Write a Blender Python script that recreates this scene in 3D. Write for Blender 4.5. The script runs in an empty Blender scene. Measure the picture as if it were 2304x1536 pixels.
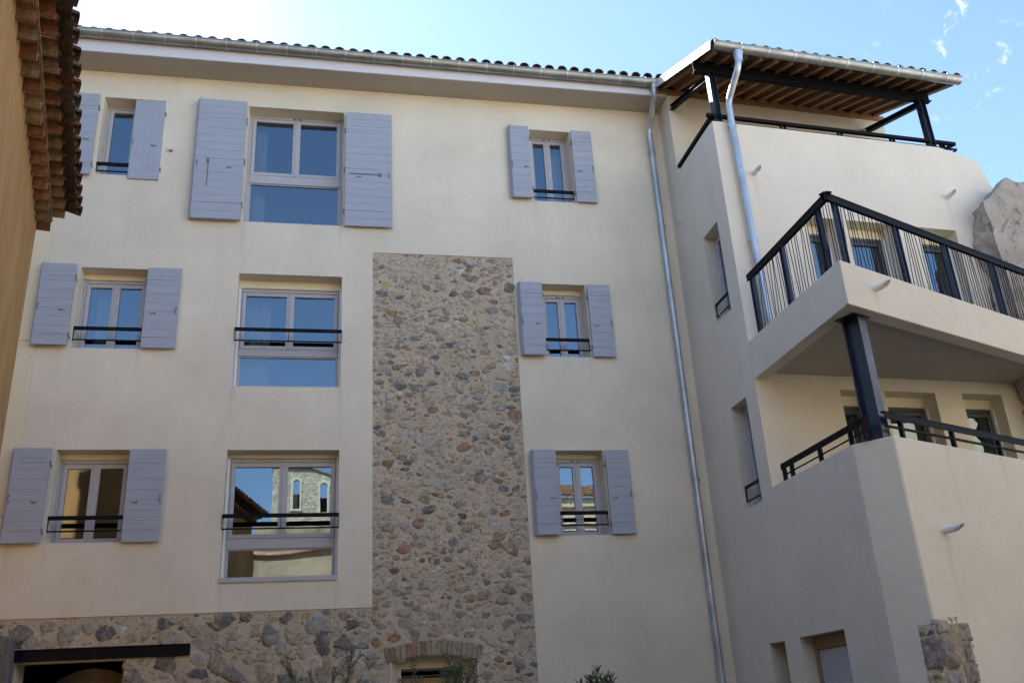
import bpy, math, random
from mathutils import Matrix, Vector, noise
R = math.radians
scn = bpy.context.scene
COL = scn.collection
random.seed(7)

# ------------------------------------------------------------------ materials
MATS = {}
class NT:
    def __init__(s, name):
        s.m = bpy.data.materials.new(name); s.m.use_nodes = True
        s.t = s.m.node_tree; s.n = s.t.nodes; s.l = s.t.links
        s.b = s.n['Principled BSDF']; s.out = s.n['Material Output']
        s.tc = s.n.new('ShaderNodeTexCoord')
    def new(s, t, **k):
        n = s.n.new('ShaderNode' + t)
        for a, v in k.items(): setattr(n, a, v)
        return n
    def link(s, a, b): s.l.new(a, b)
    def mapn(s, scale=(1, 1, 1), loc=(0, 0, 0)):
        mp = s.new('Mapping'); mp.inputs['Scale'].default_value = scale; mp.inputs['Location'].default_value = loc
        s.link(s.tc.outputs['Object'], mp.inputs['Vector']); return mp.outputs['Vector']
    def noise(s, scale, vec=None, detail=4, rough=.55, dist=0):
        n = s.new('TexNoise'); n.inputs['Scale'].default_value = scale
        n.inputs['Detail'].default_value = detail; n.inputs['Roughness'].default_value = rough
        n.inputs['Distortion'].default_value = dist
        s.link(vec if vec else s.tc.outputs['Object'], n.inputs['Vector']); return n.outputs['Fac']
    def ramp(s, fac, stops):
        r = s.new('ValToRGB'); e = r.color_ramp.elements
        while len(e) < len(stops): e.new(.5)
        for i, (p, c) in enumerate(stops):
            e[i].position = p; e[i].color = c if len(c) == 4 else (*c, 1)
        s.link(fac, r.inputs['Fac']); return r.outputs['Color']
    def mix(s, fac, a, b, mode='MIX'):
        m = s.new('Mix', data_type='RGBA', blend_type=mode)
        for sock, v in ((m.inputs[0], fac), (m.inputs[6], a), (m.inputs[7], b)):
            if isinstance(v, (int, float)): sock.default_value = v
            elif isinstance(v, tuple): sock.default_value = v if len(v) == 4 else (*v, 1)
            else: s.link(v, sock)
        return m.outputs[2]
    def bump(s, h, strength=.3, dist=.01, prev=None):
        b = s.new('Bump'); b.inputs['Strength'].default_value = strength; b.inputs['Distance'].default_value = dist
        s.link(h, b.inputs['Height'])
        if prev: s.link(prev, b.inputs['Normal'])
        return b.outputs['Normal']
    def set(s, col=None, rough=None, metal=None, normal=None, spec=None):
        for k, v in (('Base Color', col), ('Roughness', rough), ('Metallic', metal), ('Normal', normal), ('Specular IOR Level', spec)):
            if v is None: continue
            i = s.b.inputs[k]
            if isinstance(v, (int, float)): i.default_value = v
            elif isinstance(v, tuple): i.default_value = v if len(v) == 4 else (*v, 1)
            else: s.link(v, i)
        return s.m
def V3(c, k): return tuple(x * k for x in c)

def stucco(name, c, dev=.13, warm=(.72, .58, .42), streak=.22, drips=()):
    n = NT(name)
    a = n.noise(.55, detail=6, rough=.6)
    b = n.noise(1.0, n.mapn((2.6, 2.6, .55)), detail=6, rough=.65, dist=.6)
    g = n.noise(90, detail=2)
    base = n.ramp(a, [(.3, V3(c, 1 - dev)), (.7, V3(c, 1 + dev * .6))])
    base = n.mix(n.ramp(b, [(.52, (0, 0, 0)), (.75, (streak,) * 3)]), base, V3(warm, .9))
    d = n.noise(3.2, n.mapn((1, 1, .8), (7, 3, 1)), detail=8, rough=.7)
    base = n.mix(n.ramp(d, [(.3, (.22, .22, .22)), (.5, (0, 0, 0))]), base, V3(c, .82))
    sp = n.noise(14, detail=3, rough=.8)
    base = n.mix(n.ramp(sp, [(.70, (0, 0, 0)), (.78, (.35, .35, .35))]), base, V3(c, .7))
    if drips:
        sx = n.new('SeparateXYZ'); n.link(n.tc.outputs['Object'], sx.inputs[0])
        def m(op, a, b, c=None):
            q = n.new('Math', operation=op, use_clamp=op == 'MULTIPLY_ADD')
            for i, v in enumerate((a, b, c)):
                if v is None: continue
                if isinstance(v, (int, float)): q.inputs[i].default_value = v
                else: n.link(v, q.inputs[i])
            return q.outputs[0]
        tot = None
        for (dx, dz, dl, dw) in drips:
            ax = m('MULTIPLY_ADD', m('ABSOLUTE', m('SUBTRACT', sx.outputs[0], dx), 0), -1 / dw, 1.0)
            az = m('MULTIPLY_ADD', m('SUBTRACT', sx.outputs[2], dz - dl), 1 / dl, 0.0)
            k = m('MULTIPLY', m('MULTIPLY', ax, az), m('LESS_THAN', sx.outputs[2], dz))
            tot = k if tot is None else m('MAXIMUM', tot, k)
        st = n.noise(1, n.mapn((26, 26, 1.6)), detail=5, rough=.7)
        k = m('MULTIPLY', tot, n.ramp(st, [(.35, (0, 0, 0)), (.62, (1, 1, 1))]))
        base = n.mix(m('MULTIPLY', k, .55), base, V3(c, .62))
    nr = n.bump(g, .4, .006); nr = n.bump(n.noise(9, n.mapn((1, 1, 1.6), (2, 5, 1)), detail=6, rough=.7, dist=1.2), .35, .014, nr)
    nr = n.bump(n.noise(1.4, detail=2), .35, .03, nr)
    return n.set(base, .9, 0, nr, .2)

def plain(name, c, rough=.6, metal=0, var=.12, sc=8, bump=.1, spec=.5):
    n = NT(name)
    a = n.noise(sc, detail=5, rough=.65)
    col = n.ramp(a, [(.3, V3(c, 1 - var)), (.7, V3(c, 1 + var))])
    rr = n.ramp(n.noise(sc * 2.3, detail=3), [(.3, (max(rough - .1, .02),) * 3), (.7, (min(rough + .1, 1),) * 3)])
    return n.set(col, rr, metal, n.bump(n.noise(sc * 8, detail=3), bump, .003), spec)

def attrmat(name, rough=.85, mortar=None, bump=.6, bs=22):
    """colour comes from the mesh's own colour attribute (stone, tile or brick colour), broken up by noise"""
    n = NT(name)
    at = n.new('Attribute', attribute_name='Col')
    v = n.noise(16, detail=6, rough=.7)
    k = n.ramp(v, [(.28, (.45, .45, .45)), (.72, (1.5, 1.5, 1.5))])
    col = n.mix(1.0, at.outputs['Color'], k, 'MULTIPLY')
    if mortar:
        m = n.noise(5.5, detail=9, rough=.72, dist=.5)
        col = n.mix(n.ramp(m, [(.50, (0, 0, 0)), (.62, (.7,) * 3)]), col, mortar)
        s2 = n.noise(45, detail=4, rough=.8)
        col = n.mix(n.ramp(s2, [(.62, (0, 0, 0)), (.7, (.6,) * 3)]), col, (.16, .13, .10))
    nr = n.bump(n.noise(bs, detail=8, rough=.7), bump, .02)
    return n.set(col, rough, 0, nr, .25)

CREAM = (.765, .695, .56)
M = {}
M['stucco'] = stucco('lime_render_cream', CREAM, drips=[(-1.36, 3.64, .9, .07), (.24, 3.64, .7, .06), (-1.37, 6.58, .7, .06), (.25, 6.58, .8, .06), (-1.36, 9.47, .8, .07), (.23, 9.47, .6, .06), (4.43, 4.19, .7, .06), (4.40, 7.16, .6, .05), (-3.74, 4.22, .6, .06), (-2.79, 7.16, .6, .05), (3.65, 10.17, .6, .05)])
M['stucco_pale'] = stucco('lime_render_wing', (.75, .68, .565), .08, drips=[(6.79, 6.35, .32, .07), (6.82, 9.61, .8, .06), (10.52, 9.53, .8, .06), (7.08, 3.33, 1.2, .08), (8.4, 6.6, .4, .05), (7.5, 4.4, .9, .07), (8.6, 4.4, .7, .06)])
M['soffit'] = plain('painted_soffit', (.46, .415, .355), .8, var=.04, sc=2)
M['fascia'] = plain('painted_fascia', (.70, .68, .72), .5, var=.03)
M['board'] = plain('pale_insulation_board', (.74, .66, .46), .7, var=.03, sc=3)
def f_shut():
    n = NT('blue_grey_paint'); c = (.375, .40, .465)
    a = n.noise(1, n.mapn((2, 2, 9.5)), detail=3); d = n.noise(5, detail=8, rough=.75)
    col = n.ramp(a, [(.3, V3(c, .95)), (.7, V3(c, 1.05))])
    col = n.mix(n.ramp(d, [(.6, (0, 0, 0)), (.72, (.3,) * 3)]), col, (.47, .47, .50))
    gr = n.noise(1, n.mapn((9, 9, 130)), detail=4)
    return n.set(col, .55, 0, n.bump(gr, .1, .002), .4)
M['shutter'] = f_shut()
M['frame'] = plain('grey_window_frame', (.44, .435, .46), .42, var=.04)
M['frame_dark'] = plain('anthracite_frame', (.07, .07, .08), .4, var=.06)
M['cream_pvc'] = plain('cream_roller_box', (.78, .72, .52), .4, var=.03)
M['white_pvc'] = plain('white_guide_rail', (.80, .81, .82), .4, var=.03)
M['black'] = plain('black_steel_paint', (.008, .008, .010), .6, var=.2, bump=.02, spec=.12)
M['navy'] = plain('dark_steel_paint', (.016, .024, .048), .33, var=.08, sc=1.5, bump=0, spec=.6)
M['iron'] = plain('shutter_ironmongery', (.16, .165, .20), .45, .4, var=.2)
M['wood'] = None
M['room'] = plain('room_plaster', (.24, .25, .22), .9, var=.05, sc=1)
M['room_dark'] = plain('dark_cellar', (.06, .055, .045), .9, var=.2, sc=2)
M['plasterwhite'] = plain('white_plug', (.8, .8, .78), .5)
M['stone'] = attrmat('rubble_stone', .85, (.50, .42, .31), 1.0)
M['stone_big'] = attrmat('rough_block_stone', .9, None, 1.0, 9)
M['tile'] = attrmat('clay_tile', .85, None, .3, 30)
M['brick'] = attrmat('old_brick', .9, (.40, .33, .24), .7, 30)
M['ashlar'] = attrmat('tower_ashlar', .9, None, .5, 6)
def f_mortar():
    n = NT('lime_mortar'); c = (.57, .48, .355)
    a = n.noise(2.2, detail=8, rough=.7)
    base = n.ramp(a, [(.3, V3(c, .78)), (.7, V3(c, 1.12))])
    vo = n.new('TexVoronoi', feature='F1'); vo.inputs['Scale'].default_value = 34
    n.link(n.tc.outputs['Object'], vo.inputs['Vector'])
    base = n.mix(n.ramp(n.noise(9, detail=9, rough=.75), [(.55, (0, 0, 0)), (.66, (.8,) * 3)]), base, (.30, .27, .225))
    base = n.mix(n.ramp(n.noise(38, detail=5, rough=.8), [(.56, (0, 0, 0)), (.66, (.75,) * 3)]), base, (.13, .11, .085))
    base = n.mix(n.ramp(n.noise(13, n.mapn((1, 1, 1), (4, 1, 9)), detail=5, rough=.7), [(.66, (0, 0, 0)), (.72, (.6,) * 3)]), base, (.62, .57, .48))
    nr = n.bump(vo.outputs['Distance'], .2, .01); nr = n.bump(n.noise(9, detail=8, rough=.7), .8, .03, nr)
    return n.set(base, .95, 0, nr, .1)
M['mortar'] = f_mortar()
def f_zinc(name, c, rough, metal):
    n = NT(name)
    vo = n.new('TexVoronoi', feature='F1'); vo.inputs['Scale'].default_value = 38
    n.link(n.tc.outputs['Object'], vo.inputs['Vector'])
    col = n.mix(.07, n.ramp(n.noise(3, detail=6), [(.3, V3(c, .75)), (.7, V3(c, 1.15))]), vo.outputs['Color'], 'OVERLAY')
    rr = n.ramp(n.noise(7, detail=4), [(.3, (rough - .08,) * 3), (.7, (rough + .12,) * 3)])
    return n.set(col, rr, metal, n.bump(n.noise(6, detail=2), .05, .004))
M['zinc'] = f_zinc('weathered_zinc_gutter', (.34, .34, .31), .42, .75)
M['galva'] = f_zinc('galvanised_pipe', (.50, .54, .58), .42, .75)
M['verge'] = plain('verge_flashing', (.62, .62, .64), .4, .3, var=.06)
def f_wood(name, c1, c2, sc=(3, 3, 60)):
    n = NT(name)
    a = n.noise(1, n.mapn(sc), detail=5, rough=.6, dist=1)
    at = n.new('Attribute', attribute_name='Col')
    col = n.mix(1.0, n.ramp(a, [(.3, c1), (.7, c2)]), at.outputs['Color'], 'MULTIPLY')
    return n.set(col, .75, 0, n.bump(a, .3, .004), .3)
M['rafter'] = f_wood('rafter_timber', (.24, .125, .05), (.36, .20, .09), (14, 2, 14))
M['ply'] = f_wood('roof_boarding', (.12, .052, .02), (.20, .09, .035), (14, 2, 14))
M['oldwood'] = f_wood('weathered_wood', (.10, .10, .10), (.20, .195, .19), (40, 40, 3))
M['orangewood'] = f_wood('varnished_wood', (.27, .16, .08), (.40, .26, .14), (30, 30, 3))
M['osb'] = f_wood('chipboard', (.30, .17, .06), (.60, .40, .17), (30, 30, 30))
def f_ochre():
    n = NT('ochre_limewash'); c = (.54, .305, .12)
    a = n.noise(1.1, n.mapn((1.5, 1.5, .5)), detail=7, rough=.62, dist=.8)
    col = n.ramp(a, [(.3, V3(c, .72)), (.52, c), (.75, V3(c, 1.22))])
    d = n.noise(3.5, n.mapn((1, 1, .45), (3, 1, 5)), detail=8, rough=.7)
    col = n.mix(n.ramp(d, [(.55, (0, 0, 0)), (.7, (.5,) * 3)]), col, (.55, .36, .18))
    nr = n.bump(n.noise(60, detail=3), .3, .004); nr = n.bump(n.noise(4, detail=4), .4, .02, nr)
    return n.set(col, .92, 0, nr, .15)
M['ochre'] = f_ochre()
def f_ruin():
    n = NT('old_lime_plaster')
    a = n.noise(1.3, detail=8, rough=.65, dist=.6)
    col = n.ramp(a, [(.28, (.34, .31, .28)), (.45, (.50, .45, .39)), (.6, (.58, .50, .40)), (.75, (.64, .50, .33))])
    d = n.noise(7, detail=8, rough=.75)
    col = n.mix(n.ramp(d, [(.56, (0, 0, 0)), (.63, (.85,) * 3)]), col, (.24, .17, .11))
    nr = n.bump(n.noise(4, detail=9, rough=.72, dist=.5), 1.0, .10); nr = n.bump(n.noise(30, detail=5), .5, .01, nr)
    return n.set(col, .95, 0, nr, .1)
M['ruin'] = f_ruin()
def f_moss():
    n = NT('mossy_render')
    a = n.noise(.9, detail=8, rough=.7, dist=.6)
    return n.set(n.ramp(a, [(.3, (.20, .17, .11)), (.5, (.42, .35, .24)), (.7, (.58, .48, .36))]), .95, 0, n.bump(n.noise(5, detail=7), .6, .05), .1)
M['moss'] = f_moss()
M['paleroof'] = plain('pale_bounce_roofing', (.58, .42, .28), .9, var=.15)  # kept pale so the added roofs bounce sunlight onto the upper facade
M['housewall'] = stucco('old_cream_render', (.68, .58, .42), .15)
M['ground'] = plain('courtyard_gravel', (.055, .058, .062), .95, var=.25, sc=3, bump=.6)
M['olive'] = plain('olive_leaf', (.13, .16, .095), .45, var=.3, sc=30)
M['oleander'] = plain('oleander_leaf', (.055, .095, .035), .4, var=.3, sc=30)
M['bark'] = plain('grey_bark', (.13, .11, .085), .9, var=.25, sc=20, bump=.6)
M['voile'] = plain('net_curtain_cloth', (.75, .76, .74), .9, var=.05)
M['light_absorber'] = plain('dark_light_absorber', (.035, .045, .025), .8, var=.3, sc=12, bump=.8)  # dark colour for the added blockers, soaks up warm bounce light
M['membrane'] = plain('terrace_floor', (.35, .33, .30), .9)
def f_glass():
    m = bpy.data.materials.new('window_glass'); m.use_nodes = True
    t = m.node_tree; n = t.nodes; n.clear()
    out = n.new('ShaderNodeOutputMaterial'); mx = n.new('ShaderNodeMixShader')
    tr = n.new('ShaderNodeBsdfTransparent'); tr.inputs[0].default_value = (.55, .60, .58, 1)
    gl = n.new('ShaderNodeBsdfGlossy'); gl.inputs['Roughness'].default_value = 0.0; gl.inputs['Color'].default_value = (.74, .90, 1, 1)
    fr = n.new('ShaderNodeFresnel'); fr.inputs['IOR'].default_value = 2.7
    tc = n.new('ShaderNodeTexCoord'); no = n.new('ShaderNodeTexNoise'); no.inputs['Scale'].default_value = 1.3; no.inputs['Detail'].default_value = 1
    bu = n.new('ShaderNodeBump'); bu.inputs['Strength'].default_value = .09; bu.inputs['Distance'].default_value = .01
    t.links.new(tc.outputs['Object'], no.inputs['Vector']); t.links.new(no.outputs['Fac'], bu.inputs['Height'])
    t.links.new(bu.outputs['Normal'], gl.inputs['Normal'])
    t.links.new(fr.outputs[0], mx.inputs[0]); t.links.new(tr.outputs[0], mx.inputs[1]); t.links.new(gl.outputs[0], mx.inputs[2])
    t.links.new(mx.outputs[0], out.inputs[0])
    return m
M['glass'] = f_glass()

# ------------------------------------------------------------------ mesh helpers
def I(): return Matrix.Identity(4)
def frame(x, y, ang, z=0): return Matrix.Translation((x, y, z)) @ Matrix.Rotation(R(ang), 4, 'Z')
class MB:
    def __init__(s, m=None): s.v = []; s.f = []; s.col = []; s.sm = []; s.m = m or I(); s.c = (1, 1, 1)
    def add(s, pts, faces, smooth=False):
        b = len(s.v); s.v += [tuple(s.m @ Vector(p)) for p in pts]
        for f in faces: s.f.append([b + i for i in f]); s.col.append(s.c); s.sm.append(smooth)
    def quad(s, *p): s.add(p, [tuple(range(len(p)))])
    def box(s, x0, x1, y0, y1, z0, z1):
        s.add([(x0, y0, z0), (x1, y0, z0), (x1, y1, z0), (x0, y1, z0), (x0, y0, z1), (x1, y0, z1), (x1, y1, z1), (x0, y1, z1)],
              [(0, 3, 2, 1), (4, 5, 6, 7), (0, 1, 5, 4), (1, 2, 6, 5), (2, 3, 7, 6), (3, 0, 4, 7)])
    def bar(s, a, b, w, h, up=(0, 0, 1)):
        """box beam between two points, w across, h along up"""
        a, b = Vector(a), Vector(b); d = (b - a).normalized(); up = Vector(up)
        x = d.cross(up).normalized(); u = x.cross(d).normalized()
        P = []
        for q in (a, b):
            for i, j in ((-1, -1), (1, -1), (1, 1), (-1, 1)): P.append(q + x * (w / 2 * i) + u * (h / 2 * j))
        s.add(P, [(3, 2, 1, 0), (4, 5, 6, 7), (0, 1, 5, 4), (1, 2, 6, 5), (2, 3, 7, 6), (3, 0, 4, 7)])
    def tube(s, pts, r, n=10, caps=True, rs=None):
        pts = [Vector(p) for p in pts]; P = []; F = []
        ref = Vector((0, 0, 1)) if abs((pts[-1] - pts[0]).normalized().z) < .9 else Vector((1, 0, 0))
        for i, p in enumerate(pts):
            d = (pts[min(i + 1, len(pts) - 1)] - pts[max(i - 1, 0)]).normalized()
            x = d.cross(ref).normalized(); y = x.cross(d)
            rr = rs[i] if rs else r
            for k in range(n):
                a = 2 * math.pi * k / n; P.append(p + x * rr * math.cos(a) + y * rr * math.sin(a))
        for i in range(len(pts) - 1):
            for k in range(n):
                F.append((i * n + k, i * n + (k + 1) % n, (i + 1) * n + (k + 1) % n, (i + 1) * n + k))
        s.add(P, F, True)
        if caps: s.add(P[:n], [tuple(reversed(range(n)))]); s.add(P[-n:], [tuple(range(n))])
    def prism(s, poly, z0, z1):
        n = len(poly)
        s.add([(x, y, z0) for x, y in poly] + [(x, y, z1) for x, y in poly],
              [tuple(reversed(range(n))), tuple(range(n, 2 * n))] + [(i, (i + 1) % n, n + (i + 1) % n, n + i) for i in range(n)])
    def prismy(s, poly, y0, y1):
        n = len(poly)
        s.add([(x, y0, z) for x, z in poly] + [(x, y1, z) for x, z in poly],
              [tuple(range(n)), tuple(reversed(range(n, 2 * n)))] + [(i, n + i, n + (i + 1) % n, (i + 1) % n) for i in range(n)])
    def build(s, name, mat, parent=None, bevel=0, seg=1):
        me = bpy.data.meshes.new(name); me.from_pydata(s.v, [], s.f)
        ca = me.color_attributes.new('Col', 'FLOAT_COLOR', 'CORNER')
        buf = []
        for f, c in zip(s.f, s.col): buf += [*c, 1.0] * len(f)
        ca.data.foreach_set('color', buf)
        me.polygons.foreach_set('use_smooth', s.sm)
        me.materials.append(mat); me.update()
        o = bpy.data.objects.new(name, me); COL.objects.link(o)
        if parent is not None:
            o.parent = parent
            root = parent
            while root.parent: root = root.parent
            if parent.parent is None: o.matrix_parent_inverse = Matrix.Translation(-Vector(root['_loc']))
        if bevel:
            b = o.modifiers.new('bevel', 'BEVEL'); b.width = bevel; b.segments = seg; b.limit_method = 'ANGLE'; b.angle_limit = R(40)
        return o
def thing(name, label, cat, loc=(0, 0, 0), group=None):
    o = bpy.data.objects.new(name, None); COL.objects.link(o); o.location = loc
    o.empty_display_size = .2
    o['_loc'] = loc; o['label'] = label; o['category'] = cat
    if group: o['group'] = group
    return o
def wallgrid(b, xs, zs, solid, y0, depth):
    """front faces at local y0 with returns of `depth` wherever a solid cell meets an empty one inside the wall"""
    xs = sorted(set(xs)); zs = sorted(set(zs))
    nx, nz = len(xs) - 1, len(zs) - 1
    S = [[solid((xs[i] + xs[i + 1]) / 2, (zs[j] + zs[j + 1]) / 2) for j in range(nz)] for i in range(nx)]
    for i in range(nx):
        for j in range(nz):
            if not S[i][j]: continue
            a, c, d, e = xs[i], xs[i + 1], zs[j], zs[j + 1]; y1 = y0 + depth
            b.quad((a, y0, d), (c, y0, d), (c, y0, e), (a, y0, e))
            if i + 1 >= nx or not S[i + 1][j]: b.quad((c, y0, d), (c, y1, d), (c, y1, e), (c, y0, e))
            if i == 0 or not S[i - 1][j]: b.quad((a, y1, d), (a, y0, d), (a, y0, e), (a, y1, e))
            if j + 1 >= nz or not S[i][j + 1]: b.quad((a, y0, e), (c, y0, e), (c, y1, e), (a, y1, e))
            if j == 0 or not S[i][j - 1]: b.quad((a, y1, d), (c, y1, d), (c, y0, d), (a, y0, d))
def room(b, x0, x1, y0, z0, z1, d=3.2, px=1.1, pz=.35):
    a, c = x0 - px, x1 + px; e, f = z0 - pz, z1 + pz; y1 = y0 + d
    b.quad((a, y1, e), (c, y1, e), (c, y1, f), (a, y1, f)); b.quad((a, y0, e), (c, y0, e), (c, y1, e), (a, y1, e))
    b.quad((a, y0, f), (a, y1, f), (c, y1, f), (c, y0, f)); b.quad((a, y0, e), (a, y1, e), (a, y1, f), (a, y0, f))
    b.quad((c, y0, e), (c, y0, f), (c, y1, f), (c, y1, e))
TILE = [(.36, .17, .095), (.30, .15, .09), (.42, .23, .13), (.24, .14, .10), (.33, .22, .15), (.27, .20, .15), (.38, .15, .08)]
def halftile(b, m, r0, r1, L, up=True, th=.013, n=8):
    """canal tile: axis along local -y, wide end (r0) at y=-L, convex up or down"""
    sg = 1 if up else -1; P = []
    for (y, rr) in ((-L, r0), (0, r1)):
        for t in (0, th):
            for k in range(n + 1):
                a = math.pi * k / n
                P.append(m @ Vector(((rr - t) * math.cos(a), y, sg * (rr - t) * math.sin(a) * .8)))
    q = n + 1; F = []
    for k in range(n):
        F += [(k, k + 1, 2 * q + k + 1, 2 * q + k), (q + k + 1, q + k, 3 * q + k, 3 * q + k + 1),
              (k + 1, k, q + k, q + k + 1)]
    F += [(0, 2 * q, 3 * q, q), (n, q + n, 3 * q + n, 2 * q + n)]
    b.add(P, F, False)
def tileroof(b, m, x0, x1, ye, ze, slope, length, pitch=.235, r=.088, dark=1.0):
    """m: local frame, eave line y=ye z=ze, rising with +y"""
    n = round((x1 - x0) / pitch); pitch = (x1 - x0) / n; ang = math.atan(slope); cl = .36
    for i in range(n + 1):
        x = x0 + i * pitch
        for k in range(int(length / cl)):
            for up in ((True, False) if i < n else (True,)):
                xx = x if up else x + pitch / 2
                yy = ye + (k + 1) * cl * math.cos(ang) + random.uniform(-.006, .006) + (0 if up else .02)
                zz = ze + (k + 1) * cl * math.sin(ang) + (.05 if up else .045)
                mm = m @ Matrix.Translation((xx + random.uniform(-.005, .005), yy, zz)) @ Matrix.Rotation(ang - .03 , 4, 'X') @ Matrix.Rotation(random.uniform(-.012, .012), 4, 'Z')
                c = random.choice(TILE); j = random.uniform(.7, 1.15) * dark; b.c = V3(c, j)
                if k > 6: 
                    if not up: continue
                halftile(b, mm, r, r * .82, cl + .06, up)

# ------------------------------------------------------------------ windows
def window(parent, m, x0, x1, z0, z1, y, two=True, transom=None, box=0, mat='frame', dots=False, guide=False, split=.5):
    fw = .05; zt = z1 - box
    b = MB(m); yo = y; yi = y + .06
    b.box(x0, x0 + fw, yo, yi, z0, zt); b.box(x1 - fw, x1, yo, yi, z0, zt)
    b.box(x0 + fw, x1 - fw, yo, yi, zt - fw, zt); b.box(x0 + fw, x1 - fw, yo, yi, z0, z0 + fw)
    # light moulding lines of the frame
    b.box(x0 + fw, x1 - fw, yo + .012, yi - .01, zt - fw - .012, zt - fw)
    w = b.build('window', M[mat], parent, .004)
    zb = z0 + fw
    if transom:
        t0, t1 = transom
        b = MB(m); b.box(x0 + fw, x1 - fw, yo - .012, yi, t0, t1)
        for k in range(4): b.box(x0 + .12 + k * (x1 - x0 - .24) / 3 - .006, x0 + .12 + k * (x1 - x0 - .24) / 3 + .006, yo - .016, yo - .012, t0 + .03, t0 + .042)
        b.build('transom', M[mat], w, .004)
        b = MB(m); b.box(x0 + fw, x0 + fw + .028, yo + .01, yi, zb, t0); b.box(x1 - fw - .028, x1 - fw, yo + .01, yi, zb, t0)
        b.box(x0 + fw + .028, x1 - fw - .028, yo + .01, yi, t0 - .02, t0)
        b.build('lower_frame', M[mat], w, .003)
        g = MB(m); g.quad((x0 + fw, yo + .035, zb), (x1 - fw, yo + .035, zb), (x1 - fw, yo + .035, t0), (x0 + fw, yo + .035, t0))
        g.build('pane', M['glass'], w)
        zb = t1
    xm = x0 + (x1 - x0) * split
    leaves = [(x0 + fw + .004, xm - .001), (xm + .001, x1 - fw - .004)] if two else [(x0 + fw + .004, x1 - fw - .004)]
    s = .062
    for i, (a, c) in enumerate(leaves):
        za, zc = zb + .004, zt - fw - .014
        b = MB(m); ya = yo - .012; yb = yo + .045
        b.box(a, a + s, ya, yb, za, zc); b.box(c - s, c, ya, yb, za, zc)
        b.box(a + s, c - s, ya, yb, zc - s, zc); b.box(a + s, c - s, ya, yb, za, za + s)
        if two and i == 0: b.box(c - .022, c + .024, ya - .012, ya, za, zc)
        sash = b.build('sash', M[mat], w, .006, 2)
        g = MB(m); yg = yo + .022; tl = random.uniform(-.0016, .0016)
        g.quad((a + s, yg + tl, za + s), (c - s, yg - tl, za + s), (c - s, yg - tl * .3, zc - s), (a + s, yg + tl * 1.6, zc - s))
        g.build('pane', M['glass'], w)
    if box:
        b = MB(m); b.box(x0, x1, yo - .02, yi, zt + .004, z1 - .002); b.box(x0 + .01, x1 - .01, yo - .028, yo - .02, zt + .012, zt + .03)
        b.build('roller_box', M['cream_pvc'], w, .004)
    if guide:
        b = MB(m)
        for a in (x0 - .001, x1 - .034): b.box(a, a + .035, yo - .06, yo - .001, z0, zt)
        b.build('guide_rail', M['white_pvc'], w, .003)
    if dots:
        b = MB(m); xc = (x0 + x1) / 2
        for k in (-1, 0, 1): b.box(xc + k * .11 - .012, xc + k * .11 + .012, yo - .006, yo, zt - .035, zt - .02)
        b.build('vent_screw', M['plasterwhite'], w)
        b = MB(m); b.box(xc - .1, xc + .1, yo - .004, yo - .001, zt - .037, zt - .018); b.build('air_vent', M['iron'], w)
    return w
def guard(parent, m, x0, x1, zt, y=.03, drop=.19, mid=False):
    b = MB(m); b.box(x0, x1, y - .02, y + .035, zt - .012, zt); b.box(x0, x1, y - .02, y - .014, zt - .062, zt - .012)
    b.box(x0, x1, y + .029, y + .035, zt - .045, zt - .012)
    b.box(x0, x1, y - .008, y + .008, zt - drop - .022, zt - drop)
    for a in (x0 + .002, x1 - .008): b.box(a, a + .006, y - .012, y + .02, zt - drop - .02, zt - .012)
    if mid: b.box((x0 + x1) / 2 - .004, (x0 + x1) / 2 + .004, y - .006, y + .006, zt - drop, zt - .06)
    return b.build('guard_rail', M['black'], parent, .002)
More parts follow.
